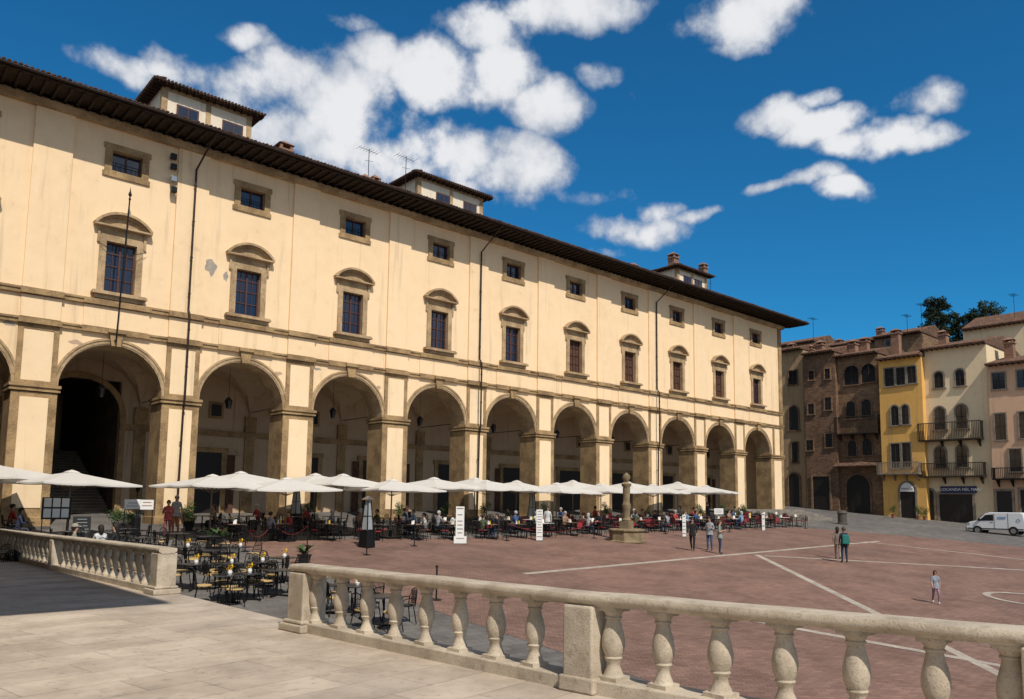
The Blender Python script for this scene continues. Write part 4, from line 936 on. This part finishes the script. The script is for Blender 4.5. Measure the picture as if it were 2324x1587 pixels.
plant(272, 0, 'bushy green plant in a pot left of the stone pier', .6, .5, Y=38.2); plant(296, 0, 'low bushy plant in a pot beside the menu stand', .5, .45, Y=38.4)
plant(432, 0, 'green bush in a pot at the right foot of the stone pier', .9, .4, Y=38)
for i, (px, Y) in enumerate(((700, 38.5), (905, 38.6), (1010, 38.5), (1100, 38.6), (1240, 38.4), (1375, 38.4), (1590, 37), (1640, 37), (1690, 36.5))): plant(px, 0, 'green potted shrub in front of the arcade piers, %s from the left' % ORD[i], .9, .4, pot=m_terra, Y=Y)
for i, (px, py) in enumerate(((2028, 1176), (2085, 1180), (2100, 1181))): plant(px, py, 'potted shrub before the far houses, %s from the left' % ORD[i], 1.0, .45, pot=m_terra)
p = on_g(1912, 1190); q = MB(); q.lathe(tuple(p), [(.45, 0), (.45, .1), (.38, .15), (.38, .9), (.45, .95), (.4, 1.08), (.25, 1.2)], 14)
tag(q.build('stone_bollard', flat('dark_bollard', (.07, .06, .05), .8), smooth=True), 'thick dark stone bollard at the right end of the steps', 'bollard')
p = on_g(990, 1362); SP_.place(tuple(p), 0, 'black post whose tip shows just above the right balustrade rail', 'rope barrier posts')
# ------------------------------------------------------------------ van
vb = on_g(2258, 1213); vx = vb.x + .1
van = thing('parked_van', 'white compact delivery van with blue logo parked at right', 'van', (vx + .9, vb.y, gz(vx, vb.y)), 0)
m_vw = flat('white_paint', (.66, .67, .68), .25, 0, .6); m_rub = flat('tyre_rubber', (.015, .015, .015), .9); m_blue = flat('logo_blue', (.08, .25, .5), .5)
prof = [(-2.2, .32), (-2.22, 1.0), (-2.1, 1.75), (-1.9, 1.86), (.4, 1.84), (.75, 1.72), (1.35, 1.15), (2.0, .98), (2.2, .75), (2.22, .35)]
q = MB(); q.prism(prof, 'x', -.88, .88); body = q.build('body', m_vw, van, bevel=.06)
def sidepoly(mb, poly, x): mb.prism(poly, 'x', x - .012, x + .012)
for sx in (-.885, .885):
    q = MB(); sidepoly(q, [(.1, 1.15), (.1, 1.66), (.68, 1.62), (1.15, 1.18), (1.1, 1.12)], sx); q.build('window', m_glass, body)
q = MB(); q.add([(-.74, .85, 1.71), (.74, .85, 1.71), (.78, 1.36, 1.23), (-.78, 1.36, 1.23)], [(0, 1, 2, 3)])
q.build('windscreen', m_glass, body)
for sx in (-.885, .885):
    q = MB(); sidepoly(q, [(0.02, .45), (0.02, 1.75), (0.04, 1.75), (0.04, .45)], sx); sidepoly(q, [(-1.0, .45), (-1.0, 1.78), (-.98, 1.78), (-.98, .45)], sx); sidepoly(q, [(-2.1, .42), (-2.1, .5), (2.1, .5), (2.1, .42)], sx); q.build('door_seam', m_black, body)
    q = MB(); sidepoly(q, [(.15, .98), (.15, 1.02), (.33, 1.02), (.33, .98)], sx * 1.01); q.build('door_handle', m_black, body)
    q = MB(); q.box(sx * 1.0 - .12, sx * 1.0 + .12, 1.1, 1.25, 1.1, 1.3); q.build('side_mirror', m_black, van)
    for yy in (-1.35, 1.35):
        q = MB(); pts = [(yy + .36 * math.cos(2 * PI * k / 20), .33 + .36 * math.sin(2 * PI * k / 20)) for k in range(20)]; q.prism(pts, 'x', sx * 1.01 - .02, sx * .8)
        o = q.build('wheel_arch', m_black, body)
        q = MB(); pts = [(yy + .31 * math.cos(2 * PI * k / 20), .31 + .31 * math.sin(2 * PI * k / 20)) for k in range(20)]; q.prism(pts, 'x', sx * 1.045, sx * .79); wl = q.build('wheel', m_rub, van)
        q = MB(); pts = [(yy + .2 * math.cos(2 * PI * k / 16), .31 + .2 * math.sin(2 * PI * k / 16)) for k in range(16)]; q.prism(pts, 'x', sx * 1.07, sx * .95); q.build('rim', m_steel, wl)
    q = MB(); q.box(sx * .93 - .08, sx * .93 + .02, 1.92, 2.17, .76, .92); q.build('headlight', m_glassh, van)
q = MB(); q.box(-.86, .86, 2.18, 2.28, .3, .55); q.build('bumper', m_black, van, bevel=.03)
q = MB(); an = [2 * PI * k / 20 for k in range(20)]
q.ring([(-1.75 + .11 * math.cos(t), 1.2 + .11 * math.sin(t)) for t in an], [(-1.75 + .14 * math.cos(t), 1.2 + .14 * math.sin(t)) for t in an], 'x', -.905, -.89, True)
for z, a_, b_ in ((1.45, -.2, -.85), (1.38, -.3, -.85), (1.31, -.2, -.8)): q.box(-.905, -.89, b_, a_ , z, z + .03)
q.build('logo', m_blue, body)
# ------------------------------------------------------------------ people
m_skin = flat('skin', (.42, .25, .17), .6); m_hb = flat('dark_hair', (.018, .012, .009), .7); m_hg = flat('grey_hair', (.35, .34, .33), .8); m_hbr = flat('brown_hair', (.07, .035, .016), .7); m_shoe = flat('dark_shoe', (.03, .028, .026), .6); m_wsh = flat('white_shoe', (.5, .5, .48), .6)
_cm = {}
def cl(c):
    if c not in _cm: _cm[c] = mat('clothing_cloth', c, tuple(v * .6 for v in c), 9, .9, .5, 30)
    return _cm[c]
def skel(pose):
    V = []; E = []; Rd = []; Lb = []; idx = {}
    def J(n, p, r, par, lab): idx[n] = len(V); V.append(Vector(p)); Rd.append(r); (E.append((idx[par], idx[n])) or Lb.append(lab)) if par else None
    sit = pose == 'sit'; hz = .52 if sit else .93
    lean = -.1 if sit else 0.0
    J('pel', (0, 0, hz), (.145, .11), None, '')
    J('sp', (0, lean * .4, hz + .18), (.13, .10), 'pel', 'shirt'); J('ch', (0, lean, hz + .38), (.155, .11), 'sp', 'shirt'); J('nk', (0, lean - .0, hz + .55), (.05, .05), 'ch', 'shirt')
    J('hd0', (0, lean - .02, hz + .63), (.062, .07), 'nk', 'skin'); J('hd1', (0, lean - .02, hz + .71), (.075, .092), 'hd0', 'skin'); J('hd2', (0, lean - .005, hz + .78), (.062, .075), 'hd1', 'skin')
    J('nose', (0, lean - .125, hz + .69), (.014, .014), 'hd1', 'skin')
    for s_, S_ in ((-1, 'l'), (1, 'r')):
        sh = Vector((s_ * .165, lean, hz + .47))
        if sit: el = sh + Vector((s_ * .05, -.1, -.26)); wr_ = el + Vector((-s_ * .08, -.22, .03)); pd = Vector((-s_ * .2, -1, -.05)).normalized()
        elif pose == 'walk': el = sh + Vector((s_ * .05, s_ * .12, -.26)); wr_ = el + Vector((s_ * .01, s_ * .06 - .12, -.2)); pd = Vector((0, -.25, -1)).normalized()
        elif pose == 'bent' : el = sh + Vector((s_ * .07, .02, -.27)); wr_ = el + Vector((-s_ * .1, -.2, .08)); pd = Vector((-s_ * .3, -.8, .3)).normalized()
        else: el = sh + Vector((s_ * .06, .02, -.28)); wr_ = el + Vector((s_ * .01, -.05, -.24)); pd = Vector((0, -.15, -1)).normalized()
        J('sh' + S_, sh, (.062, .062), 'ch', 'shirt'); J('el' + S_, el, (.043, .043), 'sh' + S_, 'shirt'); J('wr' + S_, wr_, (.028, .028), 'el' + S_, 'fore')
        pm = wr_ + pd * .06; J('pm' + S_, pm, (.032, .02), 'wr' + S_, 'skin')
        side = Vector((0, 1, 0)) if not sit else Vector((s_, 0, 0)); side = (side - pd * side.dot(pd)).normalized(); cur = Vector((-s_, 0, 0)) if not sit else Vector((0, 0, -1))
        for k, (o_, L_) in enumerate(((-.027, .06), (-.009, .075), (.009, .07), (.027, .055))):
            J('f%d%s' % (k, S_), pm + pd * .035 + side * o_, (.009, .009), 'pm' + S_, 'skin'); J('g%d%s' % (k, S_), pm + pd * (.035 + L_) + side * o_ * 1.2 + cur * .025, (.007, .007), 'f%d%s' % (k, S_), 'skin')
        J('t' + S_, pm + pd * .01 - side * .045 + cur * .01, (.01, .01), 'pm' + S_, 'skin'); J('u' + S_, pm + pd * .045 - side * .055 + cur * .02, (.008, .008), 't' + S_, 'skin')
        hp = Vector((s_ * .09, 0, hz - .05))
        if sit: kn = hp + Vector((s_ * .05, -.42, .03)); an_ = Vector((kn.x, kn.y + .03, .09)); to = an_ + Vector((0, -.15, -.05))
        elif pose == 'walk': kn = hp + Vector((s_ * .01, -.06 - s_ * .15, -.37)); an_ = Vector((s_ * .08, kn.y + (.14 - s_ * .1), .1 if s_ > 0 else .15)); to = an_ + Vector((0, -.15, -.055 if s_ > 0 else -.1))
        else: kn = hp + Vector((s_ * .015, -.02, -.4)); an_ = Vector((s_ * .11, .02, .085)); to = an_ + Vector((s_ * .03, -.16, -.045))
        J('hp' + S_, hp, (.1, .1), 'pel', 'pants'); J('kn' + S_, kn, (.062, .062), 'hp' + S_, 'pants'); J('an' + S_, an_, (.043, .043), 'kn' + S_, 'pants'); J('to' + S_, to, (.038, .03), 'an' + S_, 'shoe')
    return V, E, Rd, Lb, idx, hz, lean
PM = {}
def person_mesh(pose, shortsleeve=False):
    key = (pose, shortsleeve)
    if key in PM: return PM[key]
    V, E, Rd, Lb, idx, hz, lean = skel(pose)
    me = bpy.data.meshes.new('body'); me.from_pydata(V, E, []); o = bpy.data.objects.new('body', me); C.objects.link(o)
    o.modifiers.new('skin', 'SKIN').use_smooth_shade = True
    for i, d_ in enumerate(me.skin_vertices[0].data): d_.radius = Rd[i]; d_.use_root = (i == 0)
    s_ = o.modifiers.new('sub', 'SUBSURF'); s_.levels = 1; s_.render_levels = 1
    bpy.context.view_layer.update()
    m2 = bpy.data.meshes.new_from_object(o.evaluated_get(bpy.context.evaluated_depsgraph_get())); bpy.data.objects.remove(o)
    slots = {'shirt': 0, 'pants': 1, 'skin': 2, 'shoe': 3, 'fore': 2 if shortsleeve else 0}
    segs = [(V[a], V[b_], slots[l]) for (a, b_), l in zip(E, Lb)]
    m2.materials.clear()
    for k in range(4): m2.materials.append(m_skin)
    for pl_ in m2.polygons:
        c_ = pl_.center; best = 9; bi = 0
        for a, b_, l in segs:
            ab = b_ - a; t_ = max(0, min(1, (c_ - a).dot(ab) / max(ab.length_squared, 1e-9))); dd_ = (a + ab * t_ - c_).length
            if dd_ < best: best = dd_; bi = l
        pl_.material_index = bi; pl_.use_smooth = True
    PM[key] = (m2, (hz, lean)); return PM[key]
def hair_mesh(hz, lean, long_):
    q = MB(); c_ = Vector((0, lean + .002, hz + .72)); n = 12
    vs = []; fs = []
    for i in range(n + 1):
        for k in range(n * 2):
            t_ = PI * i / n; a = PI * k / n; v = Vector((math.sin(t_) * math.cos(a) * .098, math.sin(t_) * math.sin(a) * .118, math.cos(t_) * .125))
            if v.z < 0:
                if v.y < .0: v.y *= .35; v.x *= .86
                if long_ and v.y > 0: v.z *= 2.4; v.y += .02
            vs.append(c_ + v)
    W_ = n * 2
    for i in range(n):
        for k in range(W_):
            a = PI * (k + .5) / n; zc = math.cos(PI * (i + .5) / n)
            if zc < .35 and math.sin(a) < -.15: continue
            if zc < -.55 and not long_: continue
            fs.append((i * W_ + k, i * W_ + (k + 1) % W_, (i + 1) * W_ + (k + 1) % W_, (i + 1) * W_ + k))
    q.add(vs, fs); return q
def person(loc, yaw, h_, pose, shirt, pants, label, hair=m_hb, long_=False, short=False, shoe=m_shoe, bag=None, hat=None, group=None):
    me, (hz, lean) = person_mesh(pose, short); me = me.copy()
    for i, mm in enumerate((cl(shirt), cl(pants), m_skin, shoe)): me.materials[i] = mm
    root = thing('person', label, 'person', tuple(loc), yaw, group); root.scale = (h_ / 1.75,) * 3
    o = bpy.data.objects.new('body', me); C.objects.link(o); o.parent = root
    hair_mesh(hz, lean, long_).build('hair', hair, root, smooth=True)
    if pose != 'sit':
        q = MB(); n_ = 20; prf = [(.150, .115, .22), (.168, .13, .08), (.185, .15, -.06), (.192, .155, -.1)]; vs = []
        for rx, ry, z in prf:
            for k in range(n_): a = 2 * PI * k / n_; vs.append((rx * math.cos(a), ry * math.sin(a), hz + z + .008 * math.sin(5 * a)))
        q.add(vs, [(i * n_ + k, i * n_ + (k + 1) % n_, (i + 1) * n_ + (k + 1) % n_, (i + 1) * n_ + k) for i in range(3) for k in range(n_)])
        q.build('shirt_hem', cl(shirt), root, smooth=True)
    q = MB()
    for s_ in (-1, 1): q.sphere((s_ * .03, lean - .105, hz + .715), .011, 6)
    q.build('eyes', m_ink, root)
    if hat:
        q = MB(); q.lathe((0, lean, hz + .76), [(.115, 0), (.11, .06), (.06, .11), (.01, .12)], 12); q.box(-.08, .08, lean - .2, lean - .08, hz + .76, hz + .775); q.build('hat', hat, root, smooth=True)
    if bag:
        q = MB(); q.box(-.16, .16, .1, .28, hz + .0, hz + .46); q.build('backpack', bag, root, bevel=.04)
    return root
pg = on_g
person(pg(1572, 1251), R(-60), 1.70, 'walk', (.02, .02, .022), (.015, .015, .018), 'standing person all in black in the square, left of the pair', long_=True)
person(pg(1611, 1250), R(-80), 1.76, 'bent', (.34, .36, .38), (.06, .10, .2), 'standing person in grey top and blue jeans beside the person in black', short=False)
person(pg(1634, 1258), R(30), 1.72, 'bent', (.26, .31, .29), (.03, .045, .09), 'person in pale shirt and dark jeans seen beside the person in grey top', hair=m_hbr, short=True)
person(pg(1917, 1278), R(135), 1.78, 'stand', (.03, .035, .05), (.03, .045, .08), 'person in dark clothes with teal backpack seen from behind', hair=m_hbr, bag=flat('teal_pack', (.01, .14, .12), .7))
person(pg(1902, 1270), R(120), 1.68, 'walk', (.26, .20, .16), (.34, .27, .22), 'person in pale trousers walking just behind the one with the backpack', hair=m_hb, long_=True)
person(pg(2125, 1371), R(-55), 1.18, 'walk', (.32, .34, .40), (.32, .20, .26), 'small girl in pale grey top and patterned leggings walking alone on the brick', hair=m_hbr, long_=True, short=True, shoe=m_wsh)
def at_px(px, Y): x = x_at(px, Y); return Vector((x, Y, gz(x, Y)))
person(at_px(402, 36.6), R(-30), 1.78, 'stand', (.42, .43, .44), (.45, .17, .08), 'grey haired person in pale shirt standing at the stone pier', hair=m_hg, short=True)
person(at_px(384, 35.6), R(-20), 1.64, 'bent', (.5, .10, .09), (.3, .09, .09), 'person in coral pink top standing by the stone pier', hair=m_hbr)
person(at_px(1243, 31.6), R(-40), 1.66, 'stand', (.55, .55, .53), (.03, .03, .03), 'standing person in white shirt by the menu board near the column', short=True)
person(at_px(1606, 33.8), R(0), 1.7, 'stand', (.03, .03, .03), (.03, .03, .03), 'waiter in black standing behind the pair under the far umbrella')
def sitter(px, Y, yaw, shirt, pants, label, **k):
    p = at_px(px, Y); person(p, yaw, 1.72, 'sit', shirt, pants, label, **k)
    CH_B.place(tuple(p + Vector((0, .03, 0))), yaw, 'black café chair under the seated %s' % label.split('seated ')[-1], 'chairs under seated guests at left')
sitter(25, 37.5, R(90), (.4, .04, .04), (.05, .05, .06), 'seated person in red top at the far left')
sitter(45, 35.8, R(70), (.04, .05, .1), (.05, .05, .08), 'seated person in navy top at the far left, long hair', long_=True)
sitter(168, 29.4, R(80), (.3, .3, .22), (.05, .05, .06), 'seated person with flat cap behind the left balustrade', hat=flat('cap_cloth', (.3, .27, .22), .9))
sitter(236, 29.2, R(180), (.6, .6, .6), (.05, .05, .06), 'seated person in white top behind the left balustrade', long_=True)
sitter(274, 29.4, R(250), (.03, .03, .03), (.03, .03, .03), 'seated person in black top behind the left balustrade', long_=True)
names = {(.03, .03, .035): 'black', (.05, .09, .2): 'navy', (.5, .5, .48): 'white', (.2, .35, .5): 'light blue', (.4, .05, .05): 'red', (.1, .12, .06): 'olive', (.35, .22, .14): 'tan', (.3, .3, .32): 'grey'}
cols = list(names); used = set()
random.shuffle(far_spots); cnt = 0
for x, Y, sp, o_, r_ in far_spots:
    if cnt >= 44: break
    for (cx_, cy_, rz) in random.sample(sp, 2 if len(sp) > 2 else 1):
        c_ = random.choice(cols)
        if (names[c_], o_) in used: continue
        used.add((names[c_], o_))
        person(Vector((cx_, cy_, gz(cx_, cy_))), rz, random.uniform(1.62, 1.78), 'sit', c_, random.choice(((.03, .03, .035), (.04, .06, .12), (.1, .08, .06))), 'seated guest in %s top under the %s umbrella from the left' % (names[c_], o_), hair=random.choice((m_hb, m_hbr, m_hg, m_hb)), long_=random.random() < .4, short=random.random() < .5)
        cnt += 1
# ------------------------------------------------------------------ light
el = R(49); sd = Vector((.26, .966, 0)).normalized()
ld = Vector((sd.x * math.cos(el), sd.y * math.cos(el), -math.sin(el)))
L = bpy.data.lights.new('sun', 'SUN'); L.energy = 4.3; L.angle = R(.5); L.color = (1, .935, .84)
lo = bpy.data.objects.new('sun', L); C.objects.link(lo); lo.rotation_euler = ld.to_track_quat('-Z', 'Y').to_euler(); lo.location = (0, -20, 40)
wd = bpy.data.worlds.new('World'); S.world = wd; wd.use_nodes = True; nt = wd.node_tree; nt.nodes.clear()
outn = nt.nodes.new('ShaderNodeOutputWorld')
sky = nt.nodes.new('ShaderNodeTexSky'); sky.sky_type = 'NISHITA'; sky.sun_disc = False; sky.sun_elevation = el; sky.sun_rotation = math.atan2(-sd.x, -sd.y) % (2 * PI)
sky.altitude = 300; sky.air_density = 1; sky.dust_density = .3; sky.ozone_density = 3
tint = mix(nt, 1.0, sky.outputs[0], (.11, .60, .84), 'MULTIPLY')
bg1 = nt.nodes.new('ShaderNodeBackground'); bg1.inputs[1].default_value = .125; nt.links.new(tint, bg1.inputs[0])
tc = nt.nodes.new('ShaderNodeTexCoord'); D = tc.outputs['Generated']
def vm(op, a, b=None):
    n = nt.nodes.new('ShaderNodeVectorMath'); n.operation = op
    for i, v in enumerate((a, b)):
        if v is None: continue
        if isinstance(v, (tuple, Vector)): n.inputs[i].default_value = tuple(v)
        else: nt.links.new(v, n.inputs[i])
    return n
wn = nt.nodes.new('ShaderNodeTexNoise'); wn.inputs['Scale'].default_value = 8; wn.inputs['Detail'].default_value = 4; nt.links.new(D, wn.inputs['Vector'])
wv = vm('SUBTRACT', wn.outputs['Color'], (.5, .5, .5)).outputs[0]
sc_ = nt.nodes.new('ShaderNodeVectorMath'); sc_.operation = 'SCALE'; sc_.inputs['Scale'].default_value = .07; nt.links.new(wv, sc_.inputs[0])
DW = vm('ADD', D, sc_.outputs[0]).outputs[0]
BL = [(290, 155, 110, 40, .85), (420, 150, 110, 48, .92), (560, 200, 130, 70, 1), (700, 190, 130, 90, 1.1), (640, 290, 120, 70, 1.02), (790, 240, 140, 110, 1.15), (740, 340, 110, 60, .95), (900, 350, 120, 70, 1.02), (850, 130, 70, 60, .95),
      (1000, 170, 120, 80, 1.12), (1080, 70, 85, 60, .95), (1130, 160, 110, 90, 1.12), (1240, 240, 95, 65, 1.02), (1040, 340, 120, 75, 1.1), (1160, 390, 130, 75, 1.1), (1010, 420, 120, 40, .92), (590, 88, 80, 32, .82), (1150, 450, 90, 32, .88),
      (1740, 260, 90, 50, .98), (1860, 290, 120, 50, 1.05), (1960, 325, 120, 44, 1.05), (2090, 322, 130, 30, .88), (1830, 215, 70, 26, .78), (2100, 235, 120, 36, .72),
      (1840, 415, 95, 30, .92), (1905, 440, 75, 32, .92), (1760, 428, 70, 18, .82), (1400, 512, 85, 38, 1.0), (1480, 520, 85, 36, 1.0), (1570, 490, 75, 18, .78), (1490, 478, 60, 32, .85), (1345, 445, 100, 28, .7), (1350, 570, 70, 20, .7),
      (1310, 15, 160, 55, 1.02), (1680, 30, 160, 66, 1.02), (1660, 90, 90, 34, .8), (1380, 160, 70, 26, .64), (800, 50, 70, 24, .6)]
acc = None
for cx_, cy_, rx, ry, st_ in BL:
    c_ = ray(cx_, cy_).normalized(); ex = ray(cx_ + rx, cy_).normalized() - c_; ey = ray(cx_, cy_ + ry).normalized() - c_
    s_ = vm('SUBTRACT', DW, c_).outputs[0]
    a = vm('DOT_PRODUCT', s_, ex / ex.length_squared).outputs['Value']; b_ = vm('DOT_PRODUCT', s_, ey / ey.length_squared).outputs['Value']
    r2 = mth(nt, 'ADD', mth(nt, 'MULTIPLY', a, a), mth(nt, 'MULTIPLY', b_, b_))
    v = mth(nt, 'MULTIPLY', mth(nt, 'MAXIMUM', mth(nt, 'SUBTRACT', 1, mth(nt, 'MULTIPLY', r2, .5)), 0), st_)
    acc = v if acc is None else mth(nt, 'MAXIMUM', acc, v)
# unseen broken cloud added behind and beside the viewer to whiten the ambient light
sx_ = nt.nodes.new('ShaderNodeSeparateXYZ'); nt.links.new(D, sx_.inputs[0])
bk = nt.nodes.new('ShaderNodeMapRange'); nt.links.new(mth(nt, 'MINIMUM', sx_.outputs[0], sx_.outputs[1]), bk.inputs[0]); bk.inputs[1].default_value = -.02; bk.inputs[2].default_value = -.4; bk.inputs[3].default_value = 0; bk.inputs[4].default_value = .74
acc = mth(nt, 'MAXIMUM', acc, bk.outputs[0])
fb = noise(nt, D, 15, 9, .58, 0); fb2 = noise(nt, D, 7, 5, .5); fb3 = noise(nt, D, 40, 5, .55)
den = mth(nt, 'ADD', acc, mth(nt, 'MULTIPLY', mth(nt, 'SUBTRACT', fb, .5), 2.0))
fac = mth(nt, 'MULTIPLY', ramp(nt, den, .36, .96), .98)
shv = mth(nt, 'ADD', mth(nt, 'ADD', den, mth(nt, 'MULTIPLY', mth(nt, 'SUBTRACT', fb2, .5), 1.2)), mth(nt, 'MULTIPLY', mth(nt, 'SUBTRACT', fb3, .5), .5))
ccol = mix(nt, ramp(nt, shv, .45, 1.2), (.46, .51, .60), (.86, .87, .89))
bg2 = nt.nodes.new('ShaderNodeBackground'); bg2.inputs[1].default_value = .97; nt.links.new(ccol, bg2.inputs[0])
ms = nt.nodes.new('ShaderNodeMixShader'); nt.links.new(fac, ms.inputs[0]); nt.links.new(bg1.outputs[0], ms.inputs[1]); nt.links.new(bg2.outputs[0], ms.inputs[2])
nt.links.new(ms.outputs[0], outn.inputs[0])
